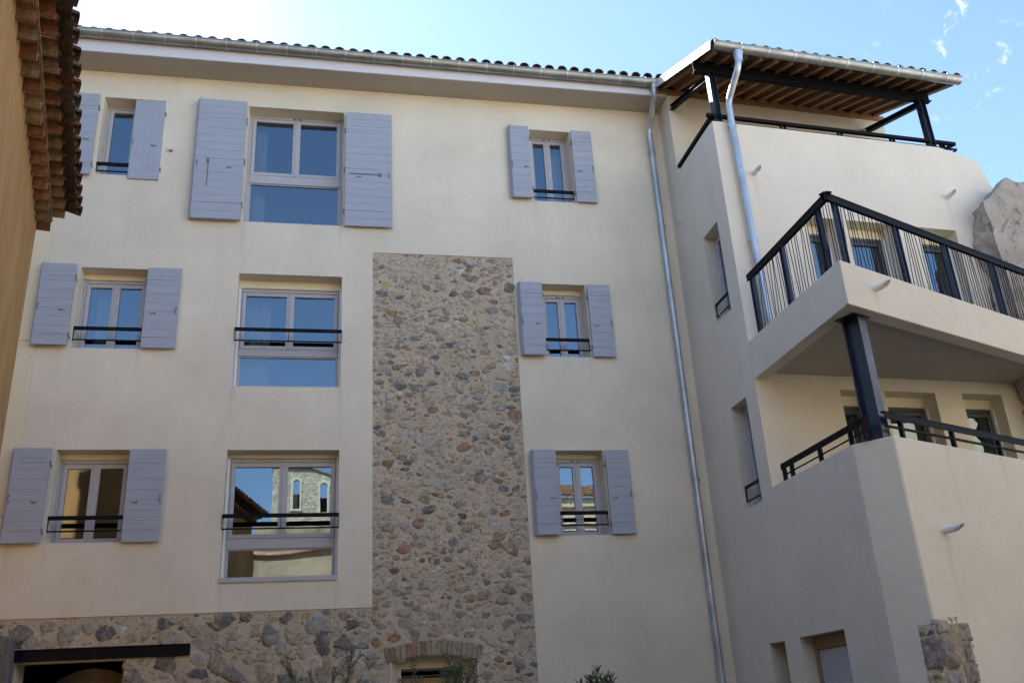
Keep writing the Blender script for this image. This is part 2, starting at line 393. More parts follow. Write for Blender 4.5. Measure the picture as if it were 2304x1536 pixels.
def shutter(parent, x0, x1, z0, z1, y=-.05, hinge='r', double=False, vertical=False, tri=False, np_=10):
    """board shutter lying open against the wall; y = wall side"""
    m = I(); th = .03; b = MB(m); yf = y - th
    if double:
        off = .022
        b.box(x0 - off, x1 - .01, y - .028, y, z0 + .006, z1 - .004)
        yf = y - .036 - th
    g = .004
    if vertical:
        n = 5; w = (x1 - x0) / n
        for i in range(n): b.box(x0 + i * w + g / 2, x0 + (i + 1) * w - g / 2, yf, yf + th, z0, z1)
        b.box(x0 + .004, x1 - .004, yf + .004, yf + th - .004, z0 + .004, z1 - .004)
    else:
        h = (z1 - z0) / np_
        for i in range(np_): b.box(x0, x1, yf, yf + th, z0 + i * h + g / 2, z0 + (i + 1) * h - g / 2)
        b.box(x0 + .003, x1 - .003, yf + .004, yf + th - .004, z0 + .003, z1 - .003)
    s = b.build('shutter', M['shutter'], parent, .0025)
    H = z1 - z0; W = x1 - x0
    zz = [z0 + H * .13, z0 + H * .84] + ([z0 + H * .49] if tri else [])
    if not vertical:
        for z in zz:
            c = MB(); lo, hi = (x0 + W * .22, x1) if hinge == 'r' else (x0, x1 - W * .16)
            c.box(lo, hi, yf - .006, yf - .0005, z, z + .034)
            for k in (.12, .45, .8):
                q = lo + (hi - lo) * k; c.box(q - .006, q + .006, yf - .010, yf - .006, z + .012, z + .024)
            c.build('strap_hinge', M['shutter'], s, .0015)
    for z in zz:
        c = MB(); xh = x1 + .012 if hinge == 'r' else x0 - .012
        c.tube([(xh, yf + .012, z - .045), (xh, yf + .012, z + .035)], .009, 8)
        c.box(min(xh, x1 if hinge == 'r' else x0) - .004, max(xh, x1 if hinge == 'r' else x0) + .004, yf + .008, yf + .016, z - .01, z + .02)
        c.tube([(xh, yf + .012, z - .03), (xh, .02, z - .03)], .007, 6)
        c.build('hinge_pin', M['iron'], s)
    # stay hook and wall catch
    zc = z0 + H * .42; sgn = 1 if hinge == 'r' else -1; xc = x0 + W * (.68 if hinge == 'r' else .32)
    c = MB(); c.box(xc - .012, xc + .012, yf - .014, yf - .001, zc - .008, zc + .012)
    c.tube([(xc, yf - .012, zc), (xc + .03 * sgn, yf - .016, zc - .006), (xc + .075 * sgn, yf - .012, zc - .004)], .005, 6)
    c.build('stay_hook', M['iron'], s)
    xe = x0 + W * (.06 if hinge == 'r' else .93)
    c = MB(); c.tube([(xe, yf - .008, zc + .10), (xe - .006, yf - .018, zc + .05), (xe + .008, yf - .014, zc), (xe + .014, yf - .006, zc - .01)], .0055, 6)
    c.box(xe - .008, xe + .012, yf - .012, yf - .001, zc + .09, zc + .11); c.build('latch', M['iron'], s)
    if double:
        c = MB(); c.tube([(x0 + .018, yf - .006, z0 + .02), (x0 + .018, yf - .006, z1 + .015), (x0 + .05, yf - .004, z1 + .04)], .005, 6)
        for z in (z0 + .05, z0 + H * .5, z1 - .06): c.box(x0 + .008, x0 + .03, yf - .009, yf - .001, z, z + .03)
        c.build('bolt_rod', M['shutter'], s)
    if tri:
        c = MB()
        if hinge == 'r': c.box(x0 + W * .26, x0 + W * .30, yf - .025, yf - .001, z0 + H * .455, z0 + H * .485); c.tube([(x0 + W * .29, yf - .012, z0 + H * .46), (x0 + W * .29, yf - .012, z0 + H * .26)], .005, 6)
        else: c.tube([(x0 + W * .08, yf - .015, z0 + H * .445), (x0 + W * .75, yf - .015, z0 + H * .445)], .006, 6); c.box(x0 + W * .72, x0 + W * .77, yf - .025, yf - .001, z0 + H * .43, z0 + H * .46)
        c.build('espagnolette_bar', M['iron'], s)
    return s

# ================================================================== MAIN BUILDING
bl = thing('apartment_building', 'cream rendered apartment block with lavender grey shutters and a tall rubble stone strip', 'building', (1, 0, 0))
XL, XR, ZT = -4.24, 6.22, 12.29
OPEN = {  # x0,x1,z0,z1
 'r1l': (-3.75, -2.77, 10.24, 11.77), 'r1m': (-1.38, .25, 9.48, 11.79), 'r1r': (3.63, 4.39, 10.18, 11.71),
 'r2l': (-3.76, -2.77, 7.17, 8.54), 'r2m': (-1.38, .26, 6.59, 8.53), 'r2r': (3.65, 4.42, 7.18, 8.54),
 'r3l': (-3.76, -2.76, 4.23, 5.585), 'r3m': (-1.39, .26, 3.65, 5.58), 'r3r': (3.67, 4.46, 4.2, 5.57)}
holes = list(OPEN.values())
SX0, SX1, SZ1, PZ = .765, 3.16, 9.01, 3.23     # stone strip and plinth
def inh(x, z): return any(a < x < c and e < z < f for a, c, e, f in holes)
b = MB()
wallgrid(b, [XL, XR, SX0, SX1] + [h[i] for h in holes for i in (0, 1)], [0, ZT, PZ, SZ1] + [h[i] for h in holes for i in (2, 3)],
         lambda x, z: not inh(x, z) and not (SX0 < x < SX1 and z < SZ1) and not (x < SX0 and z < PZ), 0, .36)
b.build('front_wall', M['stucco'], bl)
# pale board strip at the left edge of the facade
b = MB(); zz = [0, 2.2, 4.63, 7.28, 9.8, 12.2]
for i in range(5): b.box(-5.3, XL - .003, -.006, .1, zz[i] + .003, zz[i + 1] - .003)
b.build('corner_board', M['board'], bl, .002)
for z in zz[1:-1]:
    for d in (-.28, .16):
        b = MB(); b.box(-4.308, -4.292, -.009, -.006, z + d, z + d + .016); b.build('board_screw', M['iron'], bl)
# body behind (back, side, roof plane)
b = MB(); b.box(-9, XR + 5, 9, 9.3, 0, 12.6); b.box(-9, -8.8, .4, 9, 0, 12.6); b.box(-9, XL - .8, .4, .6, 0, 12.6); b.box(11, 11.2, .4, 9, 0, 12.4); b.build('rear_wall', M['stucco'], bl)
# rubble: mortar bed + individually shaped stones
MORT = (.53, .45, .335)
GREY = [(.17, .165, .16), (.22, .215, .205), (.14, .135, .135), (.27, .26, .24), (.20, .19, .175)]
def rubble(b, x0, x1, z0, z1, n, smin, smax, y, avoid=lambda x, z: False, pal=None, seed=1, grid=None, asp=(.5, .85), gap=.9, prot=.009, fade=.75, gp=.42):
    rnd = random.Random(seed); placed = [] if grid is None else grid; cnt = 0
    for it in range(n):
        t = (it / n) ** .6
        sx = (smax + (smin - smax) * t) * rnd.uniform(.75, 1.15); sz = sx * rnd.uniform(*asp)
        x = rnd.uniform(x0 + sx * .4, x1 - sx * .4); z = rnd.uniform(z0 + sz * .4, z1 - sz * .88)
        if avoid(x, z): continue
        ok = True
        for (px, pz, ps, pt) in placed:
            dx = abs(px - x); dz = abs(pz - z)
            if dx < (ps + sx) and dz < (pt + sz):
                if (dx / (ps + sx)) ** 2.2 + (dz / (pt + sz)) ** 2.2 < gap: ok = False; break
        if not ok: continue
        placed.append((x, z, sx, sz)); cnt += 1
        k = rnd.random()
        c = (rnd.choice(GREY) if rnd.random() < .6 else rnd.choice([(.30, .30, .28), (.36, .35, .32)])) if k < gp else (rnd.choice([(.36, .31, .25), (.42, .36, .27), (.33, .28, .21)]) if k < .42 + (gp - .42) * .6 + .34 else
             rnd.choice([(.27, .15, .085), (.24, .155, .11), (.31, .17, .09)]) if k < .90 else rnd.choice([(.58, .56, .50), (.45, .36, .18), (.50, .47, .41)]))
        fd = rnd.uniform(0, .18) if rnd.random() < 1.15 - fade else rnd.uniform(.5, .95)
        c = tuple(p * (1 - fd) + q * fd for p, q in zip(V3(c, rnd.uniform(.8, 1.2)), MORT))
        ph = rnd.uniform(0, 6.28); tl = rnd.uniform(-.28, .28); h = prot * rnd.uniform(.1, 1.2)
        nc = rnd.choice((5, 6, 6, 7, 8)); cr = [(2 * math.pi * (q + rnd.uniform(-.3, .3)) / nc + ph, rnd.uniform(.78, 1.12)) for q in range(nc)]
        n_ = nc * 4; out = []
        for q in range(nc):
            (a0, r0), (a1, r1) = cr[q], cr[(q + 1) % nc]
            p0 = Vector((r0 * math.cos(a0), r0 * math.sin(a0), 0)); p1 = Vector((r1 * math.cos(a1), r1 * math.sin(a1), 0))
            for w in (0, .25, .5, .75):
                pp = p0.lerp(p1, w); pp *= 1 + .08 * math.sin(w * math.pi); out.append(pp)
        out = [(out[q] * 5 + out[q - 1] + out[(q + 1) % n_]) / 7 for q in range(n_)]
        P = []; o = Vector((rnd.uniform(0, 50), rnd.uniform(0, 50), 0)); tx, tz = rnd.uniform(-.12, .12), rnd.uniform(-.12, .12)
        for ring, (rr, yy) in enumerate(((1.08, .012), (1.0, -.001), (.92, -h * .75), (.5, -h))):
            for q in range(n_):
                ux, uz = out[q].x, out[q].y
                w = 1 + .20 * noise.noise(o + Vector((ux * 3.5, uz * 3.5, ring * .3))) + .2 * noise.noise(o + Vector((ux * 9, uz * 9, 3)))
                X = ux * sx * rr * w; Z = uz * sz * rr * w
                P.append((x + X * math.cos(tl) - Z * math.sin(tl), y + yy + (X * tx + Z * tz) * (ring > 1) + .007 * noise.noise(o + Vector((X * 18, Z * 18, 1))), z + X * math.sin(tl) + Z * math.cos(tl)))
        for r_ in range(3):
            e = (.85, .12, 0)[r_]; b.c = tuple(p * (1 - e) + q * e for p, q in zip(c, MORT)) if r_ else MORT
            F = [(r_ * n_ + q, r_ * n_ + (q + 1) % n_, (r_ + 1) * n_ + (q + 1) % n_, (r_ + 1) * n_ + q) for q in range(n_)]
            if r_ == 0: b.add(P, F, True); base = len(b.v) - len(P)
            else:
                for f in F: b.f.append([base + i for i in f]); b.col.append(b.c); b.sm.append(True)
        b.f.append([base + 3 * n_ + q for q in range(n_)]); b.col.append(c); b.sm.append(True)
    return cnt
YM = .016
def bed(b, xs, zs, solid, dep=.3):
    """undulating mortar sheet"""
    st = .06
    x0, x1, z0, z1 = xs[0], xs[-1], zs[0], zs[-1]
    nx = int((x1 - x0) / st); nz = int((z1 - z0) / st); P = []; F = []
    for i in range(nx + 1):
        for j in range(nz + 1):
            x = x0 + (x1 - x0) * i / nx; z = z0 + (z1 - z0) * j / nz
            P.append((x, YM + .008 * noise.noise(Vector((x * 5, z * 5, 0))) + .004 * noise.noise(Vector((x * 17, z * 17, 2))), z))
    for i in range(nx):
        for j in range(nz):
            xm = x0 + (x1 - x0) * (i + .5) / nx; zm = z0 + (z1 - z0) * (j + .5) / nz
            if solid(xm, zm): F.append((i * (nz + 1) + j, (i + 1) * (nz + 1) + j, (i + 1) * (nz + 1) + j + 1, i * (nz + 1) + j + 1))
    b.add(P, F, True)
DOOR = (1.03, 2.28, 0, 2.46)
def archz(x): 
    t = (x - 1.655) / .625; return 2.455 + .085 * (1 - t * t)
indoor = lambda x, z: DOOR[0] < x < DOOR[1] and z < archz(x)
b = MB(); bed(b, [SX0 - .02, SX1 + .02], [0, SZ1 + .02], lambda x, z: not indoor(x, z) ); st_bed = b.build('mortar_bed', M['mortar'], bl)
b = MB()
avoid = lambda x, z: (.9 < x < 2.4 and z < 2.78)
g = []
rubble(b, SX0, SX1, 0, 3.6, 1800, .07, .145, YM, avoid, seed=3, grid=g, gap=.66, gp=.55, asp=(.45, .85), fade=.5)
rubble(b, SX0, SX1, 0, 3.6, 3000, .03, .07, YM, avoid, seed=33, grid=g, gap=.7, fade=.5)
rubble(b, SX0, SX1, 3.5, SZ1, 1500, .075, .15, YM, avoid, seed=4, grid=g, gap=.72, asp=(.38, .75), fade=.45)
rubble(b, SX0, SX1, 3.5, SZ1, 4000, .035, .085, YM, avoid, seed=14, grid=g, gap=.62, asp=(.4, .9), fade=.65)
rubble(b, SX0, SX1, 3.5, SZ1, 4000, .014, .035, YM, avoid, seed=15, grid=g, gap=.8, fade=.5)
b.build('rubble_stone', M['stone'], bl)
HL = (-3.93, -2.57, 0, 2.67)
b = MB(); bed(b, [XL - .6, SX0 + .0], [0, PZ + .02], lambda x, z: not (HL[0] < x < HL[1] and z < HL[3]))
b.build('plinth_mortar', M['mortar'], bl)
b = MB(); g = []
rubble(b, XL, SX0, 0, PZ, 4500, .075, .20, YM, lambda x, z: (x < -1.66 and 2.6 < z < 2.87) or (x < -2.52 and z < 2.85), seed=5, grid=g, asp=(.55, 1.0), gap=.50, prot=.012, fade=.3, gp=.68)
rubble(b, XL, SX0, 0, PZ, 4500, .02, .05, YM, lambda x, z: (x < -1.66 and 2.6 < z < 2.87) or (x < -2.52 and z < 2.85), seed=55, grid=g, gap=.6, gp=.6, fade=.5)
b.build('plinth_stone', M['stone'], bl)
# reveals of the two ground openings
b = MB(); x0, x1, _, z1 = HL
b.quad((x1, .02, 0), (x1, .5, 0), (x1, .5, z1), (x1, .02, z1)); b.quad((x0, .5, 0), (x0, .02, 0), (x0, .02, z1), (x0, .5, z1)); b.quad((x0, .02, z1), (x1, .02, z1), (x1, .5, z1), (x0, .5, z1))
b.build('passage_reveal', M['stucco'], bl)
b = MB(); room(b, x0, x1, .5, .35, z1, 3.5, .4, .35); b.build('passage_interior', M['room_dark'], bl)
b = MB()
for q in range(14):
    a0, a1 = math.pi * q / 14, math.pi * (q + 1) / 14
    b.prismy([(-3.2 + .75 * math.cos(a0), 1.55 + .85 * math.sin(a0)), (-3.2 + .95 * math.cos(a0), 1.55 + 1.1 * math.sin(a0)), (-3.2 + .95 * math.cos(a1), 1.55 + 1.1 * math.sin(a1)), (-3.2 + .75 * math.cos(a1), 1.55 + .85 * math.sin(a1))], 1.3, 1.9)
b.build('inner_arch', M['moss'], bl)
b = MB(); b.box(-3.96, -1.715, -.012, .30, 2.68, 2.825); b.box(-3.96, -1.715, -.03, -.012, 2.672, 2.688); b.box(-3.96, -1.715, -.03, -.012, 2.815, 2.83); b.build('steel_lintel', M['black'], bl, .003)
# arched ground window in the stone strip
n = 12; b = MB()
for i in range(n):
    xa = 1.03 + 1.25 * i / n; xb = 1.03 + 1.25 * (i + 1) / n
    b.quad((xa, 0, archz(xa)), (xb, 0, archz(xb)), (xb - (xb - 1.655) * .2, .34, archz(xb) - .02), (xa - (xa - 1.655) * .2, .34, archz(xa) - .02))
b.quad((1.03, 0, 0), (1.03, 0, 2.455), (1.155, .34, 2.435), (1.155, .34, 0)); b.quad((2.28, 0, 0), (2.155, .34, 0), (2.155, .34, 2.435), (2.28, 0, 2.455))
b.box(1.015, 1.03, -.004, .02, 0, 2.455); b.box(2.28, 2.295, -.004, .02, 0, 2.455)
b.build('arch_reveal', M['stucco_pale'], bl)
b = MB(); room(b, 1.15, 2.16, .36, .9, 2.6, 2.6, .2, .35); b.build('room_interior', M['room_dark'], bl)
b = MB(); b.box(1.15, 2.16, .33, .4, 2.38, 2.62); b.box(1.15, 1.2, .33, .38, 1, 2.38); b.box(2.11, 2.16, .33, .38, 1, 2.38); b.build('arched_window', M['stucco_pale'], bl)
b = MB(); b.box(1.2, 2.11, .34, .38, 2.345, 2.38); b.box(1.2, 2.11, .35, .39, 2.27, 2.285); b.build('window_head', M['frame_dark'], bl)
b = MB(); b.c = (1, 1, 1)
for q in range(12): b.box(1.2, 2.11, .37, .395, 1.0 + q * .105, 1.0 + q * .105 + .095)
b.build('wood_shutter', M['orangewood'], bl, .004)
rb = random.Random(2); b = MB(); n = 19
for i in range(n):
    t0 = i / n; t1 = (i + 1) / n; xa, xb = .97 + 1.37 * t0, .97 + 1.37 * t1 - .010
    za, zb = archz(.03 + xa * .99) - .0, archz(.03 + xb * .99) - .0
    fa = (xa - 1.655) * .06; fb = (xb - 1.655) * .06; za = max(za, 2.452); zb = max(zb, 2.452); h = .20 + rb.uniform(-.008, .008)
    b.c = rb.choice([(.34, .24, .17), (.33, .27, .21), (.34, .18, .12), (.40, .33, .25), (.36, .29, .22)]); j = rb.uniform(.75, 1.1); b.c = V3(b.c, j); pr = rb.uniform(-.006, .006)
    b.prismy([(xa, za), (xb, zb), (xb + fb, zb + h), (xa + fa, za + h)], pr - .004, .06)
b.build('brick_arch', M['brick'], bl, .002)
# soffit, fascia, gutter, roof
b = MB(); b.box(-6.6, XR - .0, -.5, .36, ZT, ZT + .03); b.build('soffit', M['soffit'], bl)
b = MB(); b.box(-6.6, XR - .02, -.53, -.5, ZT, ZT + .30); b.build('fascia', M['fascia'], bl)
def gutter(parent, m, x0, x1, yc, za, zb, r=.095, name='gutter', step=.5, first=.3):
    b = MB(m); n = 12; P = []; q = 2
    for (x, z) in ((x0, za), (x1, zb)):
        for t in (0, .005):
            for k in range(n + 1):
                a = math.pi + math.pi * k / n; P.append((x, yc + (r - t) * math.cos(a), z + (r - t) * 1.1 * math.sin(a)))
    w = n + 1; F = []
    for k in range(n): F += [(k, 2 * w + k, 2 * w + k + 1, k + 1), (w + k + 1, 3 * w + k + 1, 3 * w + k, w + k)]
    b.add(P, F, True)
    b.tube([(x0, yc - r, za + .004), (x1, yc - r, zb + .004)], .011, 8)
    for (x, z) in ((x0, za), (x1, zb)):
        b.add([(x, yc + r * math.cos(math.pi + math.pi * k / n), z + r * 1.1 * math.sin(math.pi + math.pi * k / n)) for k in range(n + 1)], [tuple(range(n + 1)), tuple(reversed(range(n + 1)))])
    g = b.build(name, M['zinc'], parent)
    x = x0 + first
    while x < x1 - .1:
        b = MB(m); z = za + (zb - za) * (x - x0) / (x1 - x0); P = []
        for xx in (x - .012, x + .012):
            for k in range(n + 1):
                a = math.pi + math.pi * k / n; P.append((xx, yc + (r + .006) * math.cos(a), z + (r + .006) * 1.1 * math.sin(a)))
        b.add(P, [(k, w + k, w + k + 1, k + 1) for k in range(n)], True)
        b.box(x - .011, x + .011, yc - r - .016, yc - r + .01, z, z + .02)
        b.build('gutter_bracket', M['galva'], g); x += step
    return g
gutter(bl, I(), -6.0, 6.02, -.625, 12.62, 12.515, first=.25)
def pipe(parent, m, pts, r=.052, collars=(), mat='galva'):
    # round the corners of the polyline
    P = [Vector(pts[0])]
    for i in range(1, len(pts) - 1):
        a, c, e = Vector(pts[i - 1]), Vector(pts[i]), Vector(pts[i + 1]); k = min(.11, (c - a).length * .4, (e - c).length * .4)
        p0 = c + (a - c).normalized() * k; p1 = c + (e - c).normalized() * k
        for t in (0, .25, .5, .75, 1): P.append((1 - t) ** 2 * p0 + 2 * t * (1 - t) * c + t * t * p1)
    P.append(Vector(pts[-1]))
    b = MB(m); b.tube(P, r, 16)
    d = b.build('downpipe', M[mat], parent)
    for (x, y, z) in collars:
        b = MB(m); b.tube([(x, y, z - .022), (x, y, z + .022)], r + .007, 16); b.tube([(x, y, z - .05), (x, y, z - .022)], r + .003, 16)
        b.box(x - .008, x + .008, y, y + .16, z - .008, z + .008); b.box(x - r - .025, x - r, y - .01, y + .01, z - .015, z + .015); b.box(x + r, x + r + .025, y - .01, y + .01, z - .015, z + .015)
        b.build('pipe_collar', M['galva'], d)
    return d
pipe(bl, I(), [(5.93, -.625, 12.47), (5.93, -.62, 12.26), (5.94, -.12, 11.78), (5.95, -.1, 11.3), (5.96, -.1, 0)],
     collars=[(5.95, -.1, 11.32), (5.955, -.1, 9.72), (5.955, -.1, 7.55), (5.96, -.1, 5.05), (5.96, -.1, 2.6)])
b = MB(); b.tube([(5.93, -.625, 12.36), (5.93, -.625, 12.50)], .075, 16, True, [.055, .085]); b.build('gutter_outlet', M['galva'], bl)
b = MB(); tileroof(b, I(), -6.0, 6.05, -.63, 12.54, .30, 5.2, dark=.6); b.build('roof_tile', M['tile'], bl)
b = MB(); b.quad((-9, -.5, 12.60), (11, -.5, 12.60), (11, 4.6, 14.15), (-9, 4.6, 14.15)); b.quad((-9, 4.6, 14.15), (11, 4.6, 14.15), (11, 9.3, 12.7), (-9, 9.3, 12.7))
b.box(-9, 11, -.49, -.44, 12.5, 12.6); b.prism([(-9, .3), (-8.7, .3), (-8.7, 9), (-9, 9)], 12.3, 12.6); b.build('roof_deck', M['room_dark'], bl)
# windows, rooms, guards, shutters of the facade
YW = .27
def op(k): return OPEN[k]
b = MB()
for k, (x0, x1, z0, z1) in OPEN.items():
    room(b, x0, x1, .37, z0, z1, 3.0, .30 if k[2] != 'l' else .24, .3)
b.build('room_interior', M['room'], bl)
b = MB()   # wall return behind the front so that rooms are closed around the openings
for k, (x0, x1, z0, z1) in OPEN.items():
    wallgrid(b, [x0 - .35, x0, x1, x1 + .35], [z0 - .35, z0, z1, z1 + .35], lambda x, z, q=(x0, x1, z0, z1): not (q[0] < x < q[1] and q[2] < z < q[3]), .362, .02)
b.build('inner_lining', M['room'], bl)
window(bl, I(), -3.75, -2.77, 10.24, 11.77, YW)
window(bl, I(), -1.38, .25, 9.48, 11.79, YW, transom=(10.40, 10.555), dots=True)
window(bl, I(), 3.63, 4.39, 10.18, 11.71, YW, dots=True)
window(bl, I(), -3.76, -2.77, 7.17, 8.54, YW, box=.10)
window(bl, I(), -1.38, .26, 6.59, 8.53, YW, transom=(7.20, 7.315), box=.15, guide=True)
window(bl, I(), 3.65, 4.42, 7.18, 8.54, YW, box=.10, dots=True)
window(bl, I(), -3.76, -2.76, 4.23, 5.585, YW, box=.09)
window(bl, I(), -1.39, .26, 3.65, 5.58, YW, transom=(4.15, 4.30), box=.07, guide=True)
window(bl, I(), 3.67, 4.46, 4.2, 5.57, YW, box=.08, dots=True)
for k, z, y, mid in (('r1l', 10.49, .03, 0), ('r1r', 10.44, .03, 0), ('r2l', 7.535, .02, 0), ('r2m', 7.57, -.012, 1), ('r2r', 7.535, .03, 0), ('r3l', 4.62, .02, 0), ('r3m', 4.61, -.012, 1), ('r3r', 4.59, .03, 0)):
    o = OPEN[k]; guard(bl, I(), o[0] + (0 if not mid else -.012), o[1] + (0 if not mid else .012), z, y, .15 if k[1] == '1' else .205, mid)
def curtain(x0, x1, z0, z1, y=.62, ph=0):
    b = MB(); n = max(6, int((x1 - x0) / .02))
    P = [(x0 + (x1 - x0) * i / n, y + .02 * math.sin(i * 1.3 + ph) + .008 * math.sin(i * 3.1), z) for z in (z0, z1) for i in range(n + 1)]
    b.add(P, [(i, i + 1, n + 2 + i, n + 1 + i) for i in range(n)], True); b.build('net_curtain', M['voile'], bl)
curtain(-1.34, -1.08, 9.5, 11.7); curtain(-1.34, -.88, 6.6, 8.4, ph=1); curtain(-3.62, -3.42, 7.2, 8.5, ph=2); curtain(4.1, 4.35, 10.2, 11.6, ph=.5)
# white sill flashings
for k, (x0, x1, z0, z1) in OPEN.items():
    b = MB(); b.box(x0, x1, -.004, .27, z0 - .001, z0 + .008); b.build('window_sill', M['fascia'], bl)
b = MB(); b.box(-1.39, .26, -.028, -.02, 3.63, 3.70); b.build('sill_plate', M['frame'], bl, .003)
shutter(bl, -4.29, -3.81, 10.19, 11.77, hinge='r')
shutter(bl, -3.24, -2.755, 10.18, 11.74, y=.0, hinge='l' if 0 else 'r', vertical=True)
shutter(bl, -2.205, -1.405, 9.455, 11.80, hinge='r', double=True, tri=True, np_=16)
shutter(bl, .285, 1.09, 9.46, 11.76, hinge='l', tri=True, np_=16)
shutter(bl, 3.22, 3.59, 10.185, 11.70, hinge='r', double=True); shutter(bl, 4.405, 4.79, 10.175, 11.70, hinge='l')
shutter(bl, -4.30, -3.80, 7.18, 8.54, hinge='r', double=True, np_=9); shutter(bl, -2.755, -2.25, 7.17, 8.54, hinge='l', np_=9)
shutter(bl, 3.225, 3.615, 7.175, 8.51, hinge='r', double=True, np_=9); shutter(bl, 4.44, 4.84, 7.175, 8.52, hinge='l', np_=9)
shutter(bl, -4.30, -3.80, 4.225, 5.58, hinge='r', double=True, np_=9); shutter(bl, -2.745, -2.24, 4.22, 5.575, hinge='l', np_=9)
shutter(bl, 3.26, 3.645, 4.205, 5.555, hinge='r', double=True, np_=9); shutter(bl, 4.475, 4.87, 4.205, 5.56, hinge='l', np_=9)
b = MB(); b.box(-2.62, -2.59, -.03, .0, 10.75, 10.78); b.tube([(-2.67, -.03, 10.765), (-2.60, -.035, 10.775), (-2.55, -.03, 10.76)], .006, 6); b.build('wall_catch', M['iron'], bl)

# ================================================================== WING
wg = thing('building_wing', 'cream rendered wing with roofed top terrace, angled balcony and black steel railings', 'building', (9, -2, 0))
XS = 6.22
MS = Matrix.Translation((XS, 0, 0)) @ Matrix.Rotation(R(-90), 4, 'Z')   # local x = -world y, local y(+)= +world x
SL = [(1.13, 1.73, 7.36, 8.93), (1.2, 1.8, 4.32, 5.9), (1.30, 1.93, .15, 2.4), (2.20, 3.33, .15, 2.405)]
b = MB(MS); inS = lambda x, z: any(a < x < c and e < z < f for a, c, e, f in SL)
def sidesolid(x, z):
    if inS(x, z): return False
    if x < .5: return z < 12.47
    if x < 2.12: return z < 10.6
    if x < 4.27: return z < 4.43
    return False
wallgrid(b, [0, .5, 2.12, 4.27] + [h[i] for h in SL for i in (0, 1)], [0, 4.43, 10.6, 12.47] + [h[i] for h in SL for i in (2, 3)], sidesolid, 0, .26)
b.build('side_wall', M['stucco_pale'], wg)
b = MB(MS)
for (x0, x1, z0, z1) in SL: room(b, x0, x1, .27, z0, z1, 1.2, .05, .05)
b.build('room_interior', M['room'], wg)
for (x0, x1, z0, z1) in SL[:2]:
    window(wg, MS, x0, x1, z0, z1, .20, two=False, mat='frame')
    b = MB(MS); b.box(x0 + .0, x1 - .0, .03, .05, z0 + .30, z0 + .345); b.box(x0, x1, .035, .045, z0 + .10, z0 + .125)
    for a in (x0 + .004, x1 - .034): b.box(a, a + .03, .03, .045, z0 + .1, z0 + .3)
    b.build('guard_rail', M['black'], wg, .002)
b = MB(MS); b.box(1.30, 1.93, .22, .25, .15, 2.4); b.build('chipboard_panel', M['osb'], wg)
b = MB(MS); b.box(2.2, 3.33, .18, .25, 2.24, 2.40); b.box(2.2, 2.27, .18, .25, .15, 2.24); b.box(3.26, 3.33, .18, .25, .15, 2.24); b.build('door_frame', M['orangewood'], wg, .004)
b = MB(MS); b.box(2.275, 3.255, .20, .24, .15, 2.235); b.build('grey_door', M['frame'], wg, .004)
# front wall (turned 3.5 degrees)
MU = frame(6.22, -2.12, 3.5)
UP = [(1.42, 1.93, 6.35, 8.92), (2.18, 3.01, 6.35, 8.92), (3.54, 4.30, 6.35, 8.91)]
LO = [(1.41, 1.93, 3.55, 5.935), (2.18, 3.09, 3.55, 5.94), (3.585, 4.33, 3.55, 5.95)]
b = MB(MU); HU = UP + LO
wallgrid(b, [0, 4.42, 9] + [h[i] for h in HU for i in (0, 1)], [0, 9.6, 10.6] + [h[i] for h in HU for i in (2, 3)],
         lambda x, z: not any(a < x < c and e < z < f for a, c, e, f in HU) and (x < 4.42 or z < 9.6), 0, .32)
# clipped shoulder at the right end of the parapet
b.prismy([(4.42, 9.6), (5.45, 9.6), (5.32, 9.92), (5.17, 10.36), (5.05, 10.42), (4.75, 10.52), (4.42, 10.6)], 0, .32)
b.build('front_wall', M['stucco_pale'], wg)
b = MB(MU)
for (x0, x1, z0, z1) in HU:
    room(b, x0, x1, .33, z0, z1, 2.5, .08, .1)
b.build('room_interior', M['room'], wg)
for (x0, x1, z0, z1) in HU:
    window(wg, MU, x0, x1, z0, z1, .28, two=False, mat='frame_dark', box=.17, guide=True)
# terrace: floor, back wall with grey shutters
b = MB(MU); DO = [(.75, 1.6, 9.75, 11.02), (1.95, 2.75, 9.75, 11.02), (3.2, 4.1, 9.75, 11.02)]
wallgrid(b, [.1, 4.82] + [h[i] for h in DO for i in (0, 1)], [9.7, 12.48] + [h[i] for h in DO for i in (2, 3)],
         lambda x, z: not any(a < x < c and e < z < f for a, c, e, f in DO), 1.62, .25)
b.build('terrace_wall', M['stucco'], wg)
b = MB(MU)
for (x0, x1, z0, z1) in DO: b.box(x0, x1, 1.74, 1.80, z0, z1)
b.build('terrace_door', M['frame'], wg, .004)
b = MB(MU); b.box(0.18, 5.1, .3, 1.62, 9.6, 9.72); b.build('terrace_floor', M['membrane'], wg)
b = MB(MU); b.box(.3, 4.8, 1.9, 2.1, 9.7, 12.4); b.box(4.8, 4.85, 1.87, 3.5, 6, 12.4); b.build('rear_block', M['stucco'], wg)
